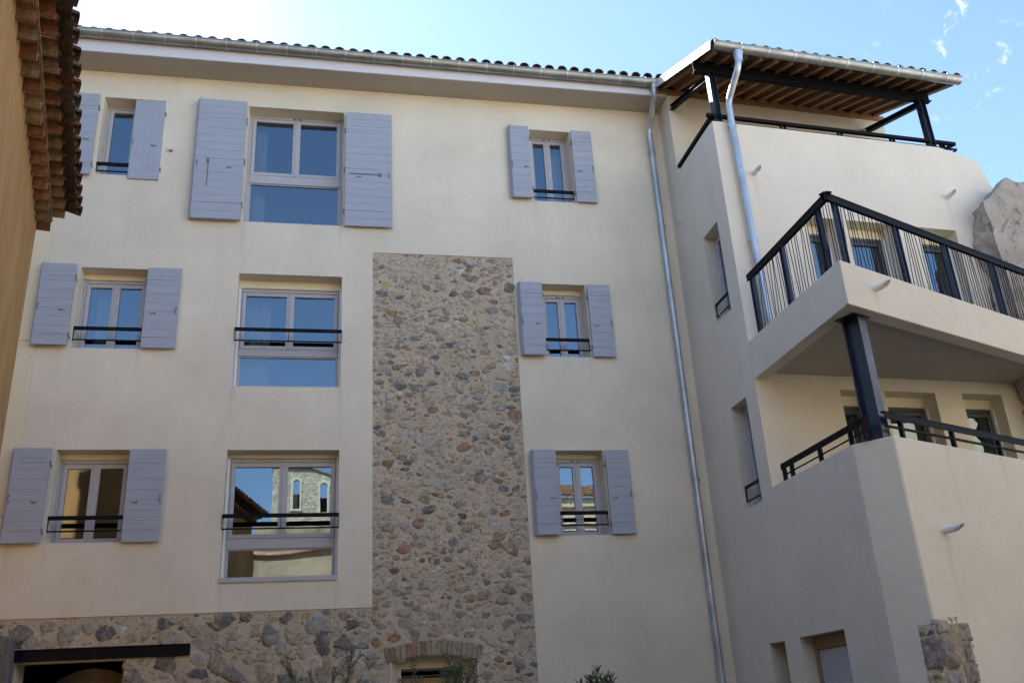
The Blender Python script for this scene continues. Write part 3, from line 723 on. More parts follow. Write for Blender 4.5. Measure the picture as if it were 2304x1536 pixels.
# roof over terrace : local y runs from wall 1.62 to eave -.5
RS = .385; z_at = lambda y: 12.52 - RS * (1.62 - y)
ye = -.46
b = MB(MU); x0, x1 = -.12, 4.68
rr = random.Random(9); k = 0; y = ye
while y < 1.62:      # boarding across the rafters
    yn = min(y + .145, 1.62); b.c = (rr.uniform(.8, 1.1),) * 3
    b.add([(x0, y, z_at(y)), (x1, y, z_at(y)), (x1, yn - .005, z_at(yn)), (x0, yn - .005, z_at(yn)), (x0, y, z_at(y) + .02), (x1, y, z_at(y) + .02), (x1, yn - .005, z_at(yn) + .02), (x0, yn - .005, z_at(yn) + .02)],
          [(0, 3, 2, 1), (4, 5, 6, 7), (0, 1, 5, 4), (2, 3, 7, 6), (1, 2, 6, 5), (3, 0, 4, 7)]); y = yn
b.quad((x0, ye, z_at(ye) + .021), (x1, ye, z_at(ye) + .021), (x1, 3.2, z_at(3.2) + .021), (x0, 3.2, z_at(3.2) + .021))
b.build('roof_boarding', M['ply'], wg)
x = 0.0; nr = 17
for i in range(nr):
    xx = .0 + i * 4.60 / (nr - 1); b = MB(MU); b.c = (rr.uniform(.8, 1.15),) * 3
    a = (xx, ye + .03, z_at(ye + .03) - .045); c = (xx, 1.62, z_at(1.62) - .045)
    b.bar(a, c, .07, .085); b.build('rafter', M['rafter'], wg, .003)
b = MB(MU); b.box(-.1, 4.84, 1.575, 1.618, 12.335, 12.43); b.build('wall_plate', M['rafter'], wg)
def hbeam(b, a, c, w, h, t=.012, up=(0, 0, 1)):
    a, c = Vector(a), Vector(c); d = (c - a).normalized(); upv = Vector(up); x = d.cross(upv).normalized(); u = x.cross(d).normalized()
    b.bar(a + u * (h / 2 - t / 2), c + u * (h / 2 - t / 2), w, t, up); b.bar(a - u * (h / 2 - t / 2), c - u * (h / 2 - t / 2), w, t, up); b.bar(a, c, t, h - 2 * t, up)
b = MB(MU); hbeam(b, (-.16, .07, 11.74), (4.56, .07, 11.74), .12, .22); b.build('steel_beam', M['black'], wg, .002)
for x in (.14, 4.34):
    b = MB(MU); hbeam(b, (x, .07, 10.605), (x, .07, 11.66), .12, .12, .01, (1, 0, 0)); b.box(x - .09, x + .09, -.01, .16, 10.6, 10.612); b.build('steel_post', M['navy'], wg, .002)
    b = MB(MU); hbeam(b, (x, .14, 11.60), (x + .02, 1.61, 12.05), .09, .1, .01); b.build('steel_tie', M['black'], wg, .002)
gutter(wg, MU, -.10, 4.71, ye - .085, z_at(ye) + .01, z_at(ye) - .03, .09, first=.5)
b = MB(MU)
b.bar((-.15, ye - .1, z_at(ye - .1) - .0), (-.15, 1.75, z_at(1.75) - .0), .025, .15)
b.build('verge_board', M['verge'], wg, .003); b = MB(MU)
b.bar((4.70, ye + .02, z_at(ye) + .0), (4.70, 1.62, z_at(1.62) + .0), .02, .13)
b.build('verge_board', M['verge'], wg, .003)
b = MB(); tileroof(b, MU, -.06, 4.66, ye - .05, z_at(ye) - .02, RS, 3.6, dark=.6); b.build('roof_tile', M['tile'], wg)

# downpipe of the wing
pipe(wg, I(), [(6.60, -2.64, 11.52), (6.57, -2.62, 11.32), (6.50, -2.24, 10.92), (6.52, -2.20, 10.5), (6.58, -2.19, 6.3)], r=.055,
     collars=[(6.52, -2.195, 10.48), (6.555, -2.19, 8.35)])
b = MB(); b.tube([(6.60, -2.64, 11.42), (6.60, -2.64, 11.62)], .08, 16, True, [.058, .09]); b.build('gutter_outlet', M['galva'], wg)
# terrace railing
b = MB(MU); zr = 10.785
b.box(-.05, 4.85, .03, .09, zr - .01, zr); b.box(-.05, 4.85, .03, .036, zr - .06, zr - .01); b.box(-.05, 4.85, .084, .09, zr - .06, zr - .01)
b.box(-.05, 4.85, .035, .075, 10.622, 10.645)
b.bar((4.84, .05, 10.62), (4.66, .6, 10.62), .03, .02); b.bar((4.85, .06, zr - .02), (4.66, .6, zr - .02), .05, .05)
r1 = b
for x in (4.74, 4.80, 4.845): b.bar((x, .05 + (4.86 - x) * .3, 10.62), (x, .05 + (4.86 - x) * .3, zr), .008, .008, (1, 0, 0))
rail = b.build('terrace_railing', M['black'], wg, .002)
b = MB(); b.bar((6.26, -.52, zr - .03), (6.26, -2.08, zr - .03), .06, .06); b.bar((6.26, -.52, 10.63), (6.26, -2.08, 10.63), .03, .02); b.build('top_rail', M['black'], rail, .002)
for x in (1.36, 2.47, 3.52, 4.56):
    b = MB(MU)
    for d in (-.035, .035): b.box(x + d - .006, x + d + .006, .03, .09, 10.6, zr - .01)
    b.build('railing_post', M['black'], rail)
# loggia parapet, chamfer and angled front
T = math.tan(R(22.5))
b = MB()
b.prism([(6.22, -4.27), (6.53, -4.65), (6.62, -4.40), (6.48, -4.27)], 0, 4.43)
b.prism([(6.53, -4.65), (13, -4.65 + 6.47 * T), (13, -4.42 + 6.47 * T), (6.62, -4.385)], 0, 4.43)
b.build('loggia_parapet', M['stucco_pale'], wg, .012)
b = MB(); b.prism([(6.48, -2.1), (6.48, -4.26), (6.63, -4.37), (13, -1.8), (13, -1.7)], 3.38, 3.5); b.build('loggia_floor', M['membrane'], wg)
b = MB(); b.prism([(6.22, -2.125), (6.22, -4.78), (6.42, -4.459), (6.42, -2.10)], 6.05, 6.65)
b.prism([(6.22, -4.78), (13, -4.78 + 6.78 * T), (13, -1.734), (6.42, -4.459)], 6.05, 6.65)
bal = b.build('balcony', M['stucco_pale'], wg, .008)
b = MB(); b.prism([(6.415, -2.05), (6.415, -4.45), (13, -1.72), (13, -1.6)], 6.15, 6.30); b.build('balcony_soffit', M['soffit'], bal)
# balcony railing
MBal = frame(6.22, -4.78, 22.5); zr = 7.65
b = MB(); b.bar((6.29, -2.32, zr - .012), (6.29, -4.76, zr - .012), .085, .024); b.bar((6.262, -2.32, zr - .06), (6.262, -4.74, zr - .06), .014, .09)
b.bar((6.33, -2.32, zr - .045), (6.33, -4.70, zr - .045), .012, .06)
b.m = MBal; b.box(.02, 6.6, .025, .11, zr - .024, zr); b.box(.02, 6.6, .03, .042, zr - .11, zr - .024); b.box(.06, 6.6, .095, .107, zr - .08, zr - .024)
br = b.build('balcony_railing', M['black'], wg, .002)
def post_at(m, x):
    b = MB(m); hbeam(b, (x, .07, 6.65), (x, .07, zr - .03), .055, .085, .008, (1, 0, 0)); b.build('railing_post', M['navy'], br, .0015)
MSd = Matrix.Translation((6.22, 0, 0)) @ Matrix.Rotation(R(-90), 4, 'Z')
sp = [2.42, 3.40, 4.43]; fp = [.25, 1.52, 2.68, 3.87, 5.0, 6.1]
for x in sp: post_at(MSd, x)
for x in fp: post_at(MBal, x)
rb = random.Random(5)
def balusters(m, xs):
    for a, c in zip(xs[:-1], xs[1:]):
        nb = max(1, round((c - a) / .1))
        for k in range(1, nb):
            x = a + (c - a) * k / nb; tl = (0, .0, .035, 0, 0, -.03, .0, .0, .04, .0)[(k + int(a * 7)) % 10]
            for dy in ((.075,) if k % 3 else (.055, .095)):
                b = MB(m); b.tube([(x - tl, dy, 6.65), (x + tl + (.02 if dy > .08 else 0), dy, zr - .03)], .0062, 6); b.build('baluster', M['black'], br)
balusters(MSd, [2.40] + sp[1:] + [4.72]); balusters(MBal, [.0] + fp)
# column under the balcony corner
b = MB(); mc = frame(6.52, -4.36, 22.5); b.m = mc
hbeam(b, (0, 0, 3.5), (0, 0, 6.03), .15, .25, .014, (0, 1, 0)); b.box(-.16, .16, -.14, .16, 6.03, 6.046); b.build('steel_column', M['navy'], wg, .003)
# loggia rails
b = MB(); zl = 4.70
b.bar((6.30, -2.36, zl - .006), (6.30, -4.50, zl - .006), .06, .012); b.bar((6.275, -2.36, zl - .045), (6.275, -4.50, zl - .045), .01, .085); b.bar((6.30, -2.36, zl - .16), (6.30, -4.5, zl - .16), .02, .016)
ML = frame(6.53, -4.65, 22.5); b.m = ML
b.box(-.02, 6.2, .04, .10, zl + .03, zl + .045); b.box(-.02, 6.2, .04, .05, zl - .05, zl + .03); b.box(.0, 6.2, .055, .085, zl - .145, zl - .12)
lr = b.build('loggia_railing', M['black'], wg, .002)
for y in (2.40, 2.62, 3.4, 4.15, 4.47):
    b = MB(MSd); b.box(y - .012, y + .012, .05, .11, 4.43, zl - .01); b.build('railing_post', M['black'], lr)
for x in (.30, 1.36, 2.42, 3.48, 4.54):
    b = MB(ML); b.box(x - .022, x + .022, .045, .095, 4.43, zl + .02); b.build('railing_post', M['black'], lr)
# drain spouts
def spout(m, x, z, L=.17, r=.042):
    b = MB(m); n = 16; P = []
    for (rr, y, sh) in ((r, .0, 0), (r, -L, .055), (r - .008, -L, .055), (r - .008, 0, 0)):
        for k in range(n):
            a = 2 * math.pi * k / n; P.append((x + rr * math.cos(a), y - sh * math.sin(a), z + rr * math.sin(a)))
    F = [(q * n + k, q * n + (k + 1) % n, (q + 1) * n + (k + 1) % n, (q + 1) * n + k) for q in range(3) for k in range(n)]
    b.add(P, F, True); b.build('drain_spout', M['white_pvc'], wg)
spout(MU, .60, 9.64); spout(MU, 4.31, 9.56); spout(MBal, .62, 6.38, .18); spout(ML, .60, 3.36, .2)

# ================================================================== OLD MASONRY
def rough(name, mat, P0, size, st, amp, parent=None, seed=0, top=None):
    """solid rough mass; P0 corner, size; front face lumpy"""
    o = Vector((seed * 3.1, seed, 0)); x0, y0, z0 = P0; sx, sy, sz = size
    nx, ny, nz = max(2, int(sx / st)), max(2, int(sy / st)), max(2, int(sz / st)); V = {}; P = []; F = []
    def vid(i, j, k):
        if (i, j, k) not in V:
            p = Vector((x0 + sx * i / nx, y0 + sy * j / ny, z0 + sz * k / nz)); q = p + o
            if top: p.z = z0 + (p.z - z0) * (top(p.x) - z0) / sz
            d = noise.noise(q * .8) * 1.2 + noise.noise(q * 2.1) * .6 + noise.noise(q * 4.5) * .45 + noise.noise(q * 10) * .22
            dn = Vector((i - nx / 2, (j - ny / 2) , k - nz * .4)); dn.x /= nx; dn.y /= ny; dn.z /= nz * 1.5
            if dn.length: dn.normalize()
            if k > nz - 6: d *= .45
            V[(i, j, k)] = len(P); P.append(p + dn * d * amp + Vector((noise.noise(q * 3 + o), 0, noise.noise(q * 3 - o))) * amp * .4)
        return V[(i, j, k)]
    for i in range(nx):
        for j in range(ny):
            for k in (0, nz): F.append((vid(i, j, k), vid(i + 1, j, k), vid(i + 1, j + 1, k), vid(i, j + 1, k)))
    for i in range(nx):
        for k in range(nz):
            for j in (0, ny): F.append((vid(i, j, k), vid(i + 1, j, k), vid(i + 1, j, k + 1), vid(i, j, k + 1)))
    for j in range(ny):
        for k in range(nz):
            for i in (0, nx): F.append((vid(i, j, k), vid(i, j + 1, k), vid(i, j + 1, k + 1), vid(i, j, k + 1)))
    b = MB(); b.add(P, F, True); return b, name, mat
ru = thing('ruined_wall', 'old ruined masonry wall of patchy grey plaster rising beside the angled balcony', 'ruined wall', (12.4, -1.7, 0))
b, _, _ = rough('', '', (10.90, -2.24, 5.2), (3.6, 1.3, 4.55), .045, .15, seed=2, top=lambda x: 9.66 + .06 * math.sin((x - 11) * 2.1) + .05 * math.sin(x * 9) + .03 * (x - 11) - max(0, .35 - (x - 11.12)) * .5)
b.build('plastered_face', M['ruin'], ru)
b = MB(); rq = random.Random(4)
for q in range(14):
    x = rq.uniform(12.0, 14.2); s = rq.uniform(.03, .07)
    P = []; 
    for k in range(3):
        for a_ in range(7):
            a = 2 * math.pi * a_ / 7; rr = (1, .95, .5)[k] * s * rq.uniform(.8, 1.2); P.append((x + rr * math.cos(a), -2.0 + rq.uniform(-.1, .1) * .3 + rr * .8 * math.sin(a), 9.78 + (0, .6, 1.0)[k] * s))
    b.c = rq.choice([(.36, .30, .24), (.42, .36, .30), (.3, .22, .16)])
    b.add(P, [(k * 7 + a, k * 7 + (a + 1) % 7, (k + 1) * 7 + (a + 1) % 7, (k + 1) * 7 + a) for k in range(2) for a in range(7)] + [tuple(14 + a for a in range(7))])
b.build('crest_stone', M['stone_big'], ru)
pr = thing('stone_pier', 'remnant of rough old stone blocks embedded at the foot of the rendered wing corner', 'stone pier', (6.7, -4.6, 0))
def block(b, m, x0, x1, z0, z1, y0, seed, c, dep=.16):
    n = 9; o = Vector((seed * 5.3, seed * 2.7, 0)); P = []; b.c = c
    for i in range(n + 1):
        for j in range(n + 1):
            u, w = i / n, j / n; e = min(u, 1 - u, w, 1 - w); k = min(1, e * 7) ** .35
            x = x0 + (x1 - x0) * u; z = z0 + (z1 - z0) * w; q = Vector((x * 6, z * 6, 0)) + o
            cx = (noise.noise(q * .5) ) * .018; cz = noise.noise(q * .5 + Vector((9, 2, 0))) * .018
            P.append(m @ Vector((x + cx, y0 - dep * .5 * k * (1 + .8 * noise.noise(q)) - .035 * noise.noise(q * 3) * k + .025, z + cz)))
    b.add(P, [(i * (n + 1) + j, (i + 1) * (n + 1) + j, (i + 1) * (n + 1) + j + 1, i * (n + 1) + j + 1) for i in range(n) for j in range(n)], True)
MC = frame(6.22, -4.27, -50.8)      # chamfer face
SB = [(.31, .25, .20), (.26, .23, .22), (.38, .31, .21), (.40, .35, .26), (.24, .21, .19), (.34, .29, .24)]
b = MB(); sd = 1
rq = random.Random(31)
def coursed(m, xa, xb, ztop, h0, h1, dep, split=.5):
    global sd
    z = 0
    while z < ztop - .04:
        h = min(rq.uniform(h0, h1), ztop - z)
        cuts = [xa, xb] if rq.random() > split else [xa, xa + (xb - xa) * rq.uniform(.35, .65), xb]
        for p, q in zip(cuts[:-1], cuts[1:]):
            block(b, m, p - .008 + rq.uniform(-.01, .01), q + .008 + rq.uniform(-.01, .02), z - .006, z + h + .006, .0, sd, V3(SB[rq.randrange(6)], rq.uniform(.8, 1.3)), dep * rq.uniform(.6, 1.2)); sd += 1
        z += h
coursed(MC, .31, .50, 2.33, .16, .36, .07, .3)
coursed(ML, -.02, .27, 2.36, .22, .40, .10, .15)
coursed(ML, .27, .44, 2.41, .12, .30, .08, .3)
coursed(ML, .44, .63, 2.34, .10, .26, .08, .4)
b.build('stone_block', M['stone_big'], pr)
b = MB(MC); b.box(.30, .50, .0, .03, 0, 2.33); b.m = ML; b.box(-.01, .62, .0, .03, 0, 2.33); b.build('joint_mortar', M['mortar'], pr, .01)
ps = thing('wooden_post', 'weathered grey timber post standing in front of the stone plinth at lower left', 'post', (-3.98, -.3, 0))
b = MB(); b.add([(-4.13, -.36, 0), (-3.82, -.36, 0), (-3.82, -.20, 0), (-4.13, -.20, 0), (-4.13, -.36, 3.03), (-3.90, -.36, 2.95), (-3.89, -.20, 2.95), (-4.13, -.20, 3.03)], [(0, 1, 5, 4), (1, 2, 6, 5), (2, 3, 7, 6), (3, 0, 4, 7), (4, 5, 6, 7)]); b.build('timber', M['oldwood'], ps, .01)

# ================================================================== NEIGHBOUR HOUSE (ochre, left)
nb = thing('ochre_house', 'ochre limewashed house with a two row clay tile cornice overhanging at left', 'house', (-3.2, -7, 0))
MN = frame(-3.08, -4.41, -78.28); ZN = 6.77; LN = 6.75
b = MB(MN)
wallgrid(b, [0, LN], [0, ZN + .36], lambda x, z: True, 0, .1)
b.m = MN @ Matrix.Identity(4)
b.v = []; b.f = []; b.col = []; b.sm = []
# local y axis points out towards the courtyard, so the face sits at y=0 and the body lies at y<0
b.box(0, LN, -5, 0, 0, ZN + .30); b.build('wall', M['ochre'], nb, .02)
rt = random.Random(12)
def genoise(zb, out, pitch, h, x0, x1, yin):
    b = MB(); n = round((x1 - x0) / pitch); p = (x1 - x0) / n
    for i in range(n):
        b.c = V3(rt.choice([(.46, .31, .18), (.43, .28, .16), (.40, .22, .12), (.50, .36, .22), (.42, .20, .10)]), rt.uniform(.85, 1.05))
        xa, xb = x0 + i * p, x0 + (i + 1) * p; N = 8; P = []
        j = rt.uniform(-.008, .008); tl = rt.uniform(-.006, .006)
        for y in (yin, out + j):
            for t in (0, .014):
                for k in range(N + 1):
                    a = math.pi * k / N; xx = (xa + xb) / 2 + (p / 2 - .004 - t) * math.copysign(abs(math.cos(a)) ** .55, math.cos(a))
                    P.append(MN @ Vector((xx, y, zb + tl + (h - .012 - t) * abs(math.sin(a)) ** .6)))
        q = N + 1; F = []
        F = [(k, k + 1, 2 * q + k + 1, 2 * q + k) for k in range(N)]; G = []
        for k in range(N): F.append((2 * q + k, 2 * q + k + 1, 3 * q + k + 1, 3 * q + k)); G.append((q + k + 1, q + k, 3 * q + k, 3 * q + k + 1))
        F += [(0, 2 * q, 3 * q, q), (N, q + N, 3 * q + N, 2 * q + N)]
        b.add(P, F); b.c = V3(rt.choice([(.36, .22, .12), (.34, .20, .11), (.40, .25, .14), (.33, .13, .06), (.38, .26, .15), (.36, .15, .07)]), rt.uniform(.6, .8)); b.add(P, G)  # inner tile faces painted darker for the shade in the hollows
        # mortar fill closing each tile at the back
        b.c = (.36, .24, .13)
        m0 = b.m; b.m = MN; b.box(xa + .002, xb - .002, yin, yin + .012, zb, zb + h); b.m = m0
    b.m = MN; b.c = (.56, .40, .23); b.box(x0, x1, -.1, out + .014, zb + h - .006, zb + h + .012)
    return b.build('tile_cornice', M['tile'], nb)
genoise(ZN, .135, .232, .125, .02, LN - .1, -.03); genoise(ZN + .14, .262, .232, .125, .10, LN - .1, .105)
b = MB(MN); b.box(0, LN, -.2, .11, ZN + .135, ZN + .27); b.build('cornice_fill', M['ochre'], nb)
b = MB(); mt = MN @ Matrix.Rotation(math.pi, 4, 'Z')     # roof frame: local +y runs up the slope
tileroof(b, mt, -LN + .05, -.06, -.345, ZN + .215, .28, 5.0, pitch=.232, r=.088, dark=.36); b.build('roof_tile', M['tile'], nb)
b = MB(MN); b.quad((.06, .27, ZN + .29), (LN - .1, .27, ZN + .29), (LN - .1, -5, ZN + 1.75), (.06, -5, ZN + 1.75)); b.build('roof_deck', M['ply'], nb)

# ================================================================== PLACE BEHIND THE CAMERA (partly seen in the panes, partly unseen houses added for the light)
tw = thing('church_tower', 'pale limestone church tower with two arched openings reflected in the lower window', 'tower', (1, -46, 0))
rt = random.Random(3); b = MB()
ARC = [(-1.9, .27, 14.83, 16.75), (-.2, .27, 14.55, 16.45)]
ty = -45
def intower(x, z):
    for c, w, z0, z1 in ARC:
        if abs(x - c) < w and z0 < z < z1 - w: return True
        if z >= z1 - w and (x - c) ** 2 + (z - z1 + w) ** 2 < w * w: return True
    return False
ztop = lambda x: 17.45 if x < -1.1 else 17.45 - (x + 1.1) * .42
z = 8.0
while z < 17.4:
    h = rt.uniform(.11, .15); x = -2.8
    while x < 4.4:
        w = rt.uniform(.10, .2); xm = x + w / 2
        if not intower(xm, z + h / 2) and z + h < ztop(xm):
            c = rt.choice([(.66, .58, .42), (.72, .64, .48), (.58, .50, .36), (.76, .70, .55)]); b.c = V3(c, rt.uniform(.85, 1.1))
            b.box(x + .008, x + w - .008, ty - .3, ty + rt.uniform(-.02, .02), z + .008, z + h - .008)
        x += w
    z += h
b.build('tower_stone', M['ashlar'], tw)
b = MB(); b.box(-2.78, 4.4, ty - .25, ty - .06, 0, 14.5); b.box(-2.78, -2.2, ty - .25, ty - .06, 14.5, 17.3); b.box(-1.6, -.5, ty - .25, ty - .06, 14.5, 17.3); b.box(.1, 4.4, ty - .25, ty - .06, 14.5, 16.0); b.box(-2.78, 4.4, ty - 6, ty - 3, 0, 15.8); b.build('tower_core', M['housewall'], tw)
b = MB(); b.c = (.74, .67, .52)
for c_, w_, z0_, z1_ in ARC:
    zc_ = z1_ - w_
    for sgn in (-1, 1): b.box(c_ + sgn * w_ - .06, c_ + sgn * w_ + .06, ty - .35, ty + .05, z0_ - .05, zc_)
    b.box(c_ - w_ - .1, c_ + w_ + .1, ty - .35, ty + .08, z0_ - .14, z0_ - .04)
    for q in range(12):
        a0, a1 = math.pi * q / 12, math.pi * (q + 1) / 12
        b.prismy([(c_ + (w_ - .06) * math.cos(a0), zc_ + (w_ - .06) * math.sin(a0)), (c_ + (w_ + .12) * math.cos(a0), zc_ + (w_ + .12) * math.sin(a0)), (c_ + (w_ + .12) * math.cos(a1), zc_ + (w_ + .12) * math.sin(a1)), (c_ + (w_ - .06) * math.cos(a1), zc_ + (w_ - .06) * math.sin(a1))], ty - .35, ty + .05)
b.build('arch_surround', M['ashlar'], tw)
b = MB(); b.box(-2.35, -1.45, ty - 1.6, ty - 1.4, 14, 16.0); b.box(-.65, .3, ty - 1.6, ty - 1.4, 14, 15.8); b.build('dark_backing', M['room_dark'], tw)  # dark panels standing in for the shade inside the tower arches
b = MB(); b.prismy([(-2.9, 17.42), (-1.1, 17.42), (4.5, 15.1), (4.5, 15.25), (-1.05, 17.6), (-2.9, 17.6)], ty - 2, ty + .2); b.build('tower_roof', M['zinc'], tw)
gw = thing('courtyard_wall', 'tall mossy rendered wall with a terracotta tile coping across the courtyard', 'wall', (1, -20, 0))
b = MB(); b.box(-3.5, 7.2, -20.4, -20, 0, 7.75); b.box(-2.2, 7.2, -20.9, -20.4, 0, 8.7); b.build('wall', M['moss'], gw)
b = MB(); n = 46
for q in range(n):
    xa = -3.5 + q * 10.7 / n; b.c = V3((.62, .33, .24), random.uniform(.75, 1.15)); zq = .10 * math.sin(xa * .9)
    b.add([(xa, -19.84, 7.70 + zq), (xa + .225, -19.84, 7.70 + zq), (xa + .225, -20.42, 7.98 + zq), (xa, -20.42, 7.98 + zq), (xa, -19.84, 7.66 + zq), (xa + .225, -19.84, 7.66 + zq), (xa + .225, -20.42, 7.6), (xa, -20.42, 7.6)], [(0, 1, 2, 3), (4, 5, 1, 0), (1, 5, 6, 2), (0, 3, 7, 4), (4, 7, 6, 5)])
b.build('coping_tile', M['tile'], gw)
hs = thing('courtyard_house', 'cream house with a clay tiled roof facing the block across the courtyard', 'house', (12, -25, 0))
b = MB(); b.box(7.6, 17, -31, -24.3, 0, 10.3); b.box(7.6, 17, -24.3, -24.1, 10.05, 10.45); b.box(7.6, 17, -24.3, -24.15, 9.3, 9.4); b.build('wall', M['housewall'], hs)
b = MB(); mt = frame(0, -24, 180); tileroof(b, mt, -17, -7.6, -.1, 10.45, .35, 4.0); b.build('roof_tile', M['tile'], hs)
for x in (9.0, 11.3, 13.6):
    b = MB(); b.box(x, x + .9, -24.32, -24.27, 6.9, 8.5); b.build('window', M['frame_dark'], hs)
h2 = thing('side_house', 'plain cream rendered house closing the courtyard on the right behind the viewer', 'house', (17, -14, 0))
b = MB(); b.box(13, 22, -22, -7, 0, 9.0); b.build('wall', M['housewall'], h2)
b = MB(); b.prismy([(12.7, 9.0), (22.3, 9.0), (17.5, 10.9)], -22.2, -6.8); b.build('roof', M['tile'], h2)
h3 = thing('rear_house', 'unseen rendered house beyond the ochre neighbour, raised to bounce sunlight', 'house', (-9, -20, 0))  # out of view, made taller to throw warm light at the facade
b = MB(); b.box(-14, -4.8, -30, -18, 0, 12); b.build('wall', M['housewall'], h3)
b = MB(); b.prismy([(-14.3, 12), (-4.5, 12), (-9.4, 14)], -30.2, -17.8); b.build('roof', M['tile'], h3)

h4 = thing('added_low_blocker', 'added unseen low block behind the viewer, dark walls cutting bounce and pale roof returning it', 'house', (3, -17.5, 0))  # unseen blocker added to darken the lower facade and warm the upper
b = MB(); b.box(-.9, 12.5, -19.4, -15.6, 0, 5.2); b.build('wall', M['light_absorber'], h4)
b = MB(); b.m = Matrix.Rotation(R(90), 4, 'Z'); b.prismy([(-19.7, 5.85), (-15.3, 5.2), (-15.3, 5.3), (-19.7, 5.95)], -12.7, 1.1); b.build('roof', M['paleroof'], h4)
h6 = thing('added_bounce_house', 'added unseen tall pale house bouncing sunlight from behind the mossy courtyard wall', 'house', (4, -26, 0))  # unseen reflector added for warm frontal light, kept out of the panes
b = MB(); b.box(1.3, 7.3, -30, -22, 0, 14); b.build('wall', M['housewall'], h6)
b = MB(); b.prismy([(1.0, 14), (7.6, 14), (4.3, 15.6)], -30.2, -21.8); b.build('roof', M['paleroof'], h6)
h5 = thing('added_sky_blocker', 'added unseen tall dark block left of the ochre neighbour, shading the wing side wall', 'house', (-12, -7, 0))  # unseen blocker added to hide sky from the wing side wall
b = MB(); b.box(-16, -9.5, -14, -.5, 0, 15); b.build('wall', M['light_absorber'], h5)
b = MB(); b.prismy([(-16.3, 15), (-9.2, 15), (-12.7, 16.6)], -14.2, -.3); b.build('roof', M['moss'], h5)

# ================================================================== GROUND
b = MB(); b.quad((-400, -400, 0), (400, -400, 0), (400, 400, 0), (-400, 400, 0)); g = b.build('ground', M['ground']); g['kind'] = 'structure'

# ================================================================== PLANTS
def plant(name, label, cat, base, tips, leafmat, L, W, step, seed, hang=.2, group=None, rsh=.008, spread=.25):
    t = thing(name, label, cat, (base[0], base[1], 0), group); rnd = random.Random(seed)
    st = MB(); lf = MB()
    B = Vector((base[0], base[1], 0)); Tk = Vector((base[0] + .03, base[1], base[2]))
    st.tube([B, (B + Tk) / 2 + Vector((.02, .01, 0)), Tk], .04, 8, True, [.05, .042, .034])
    for tip in tips:
        tip = Vector(tip); mid = (Tk + tip) / 2 + Vector((rnd.uniform(-.08, .08), rnd.uniform(-.08, .08), .06))
        C = [(1 - s) ** 2 * Tk + 2 * s * (1 - s) * mid + s * s * tip for s in [i / 10 for i in range(11)]]
        st.tube(C, .01, 6, True, [.018 - .0155 * i / 10 for i in range(11)])
        paths = [C]
        for q in range(7):
            s = rnd.uniform(.35, .97); k = int(s * 10); p = C[k]; d = (C[min(k + 1, 10)] - C[k - 1]).normalized()
            e = p + (d + Vector((rnd.uniform(-1, 1), rnd.uniform(-1, 1), rnd.uniform(-.1, .5))) * .8) * rnd.uniform(.10, spread)
            pp = [p + (e - p) * i / 4 + Vector((0, 0, -.01 * i * i * hang)) for i in range(5)]
            st.tube(pp, .004, 5, False, [.006, .005, .004, .003, .002]); paths.append(pp)
        for P in paths:
            ln = sum((P[i + 1] - P[i]).length for i in range(len(P) - 1)); n = max(3, int(ln / step)); ph = rnd.uniform(0, 3)
            for i in range(n + 2):
                s = min(1, (i + .5) / n); 
                if P is C and s < .4: continue
                f = s * (len(P) - 1); k = min(int(f), len(P) - 2); p = P[k].lerp(P[k + 1], f - k); d = (P[k + 1] - P[k]).normalized()
                x = d.cross(Vector((.3, .9, .1))).normalized(); y = x.cross(d)
                for side in (0, math.pi):
                    a = ph + i * 1.57 + side; o = x * math.cos(a) + y * math.sin(a)
                    ld = (o * rnd.uniform(.45, 1.0) + d * rnd.uniform(.7, 1.2) + Vector((0, 0, rnd.uniform(-.2, .15)))).normalized()
                    wd = ld.cross(o.cross(d) + ld * .1 + Vector((rnd.uniform(-.5, .5),) * 3)); wd = (o.cross(d)).normalized() if wd.length < .01 else wd.normalized()
                    l = L * rnd.uniform(.65, 1.15); w = W * rnd.uniform(.8, 1.15); nn = ld.cross(wd) * (l * .06)
                    lf.add([p, p + ld * l * .35 + wd * w + nn, p + ld * l, p + ld * l * .35 - wd * w + nn, p + ld * l * .7 + wd * w * .75 + nn * .6, p + ld * l * .7 - wd * w * .75 + nn * .6], [(0, 1, 4, 2), (0, 2, 5, 3)])
    st.build('trunk', M['bark'], t); lf.build('foliage', leafmat, t); return t
rp = random.Random(21)
def around(pts, n, dx=.12, dz=.35):
    return [(x, y, z) for x, y, z in pts] + [(rp.choice(pts)[0] + rp.uniform(-dx, dx) * 3, rp.choice(pts)[1] + rp.uniform(-.4, .3), 1.95 - rp.uniform(0, dz)) for _ in range(n)]
plant('olive_tree', 'young olive tree with silvery leaves before the stone plinth, left of the arched window', 'olive tree', (.05, -2.5, 1.1),
      [(-.34, -2.5, 2.40), (-.08, -2.5, 2.22), (.40, -2.5, 2.48), (-.42, -2.6, 2.12), (.48, -2.45, 2.12), (-.18, -2.5, 2.05), (.32, -2.6, 1.95), (-.25, -2.4, 2.2), (.2, -2.5, 2.25), (-.5, -2.5, 1.95), (.05, -2.6, 2.05), (.55, -2.4, 1.98)] , M['olive'], .062, .0062, .024, 3)
plant('olive_tree', 'young olive tree whose shoots stand before the arched ground window', 'olive tree', (1.45, -2.5, 1.1),
      [(1.10, -2.5, 2.23), (1.68, -2.5, 2.32), (1.48, -2.55, 2.20), (1.86, -2.5, 2.10), (.90, -2.5, 2.0), (1.72, -2.6, 2.05), (1.3, -2.5, 1.93), (1.6, -2.45, 2.25), (1.78, -2.55, 2.24), (1.2, -2.5, 2.1), (1.0, -2.4, 2.1)], M['olive'], .062, .0065, .026, 8)
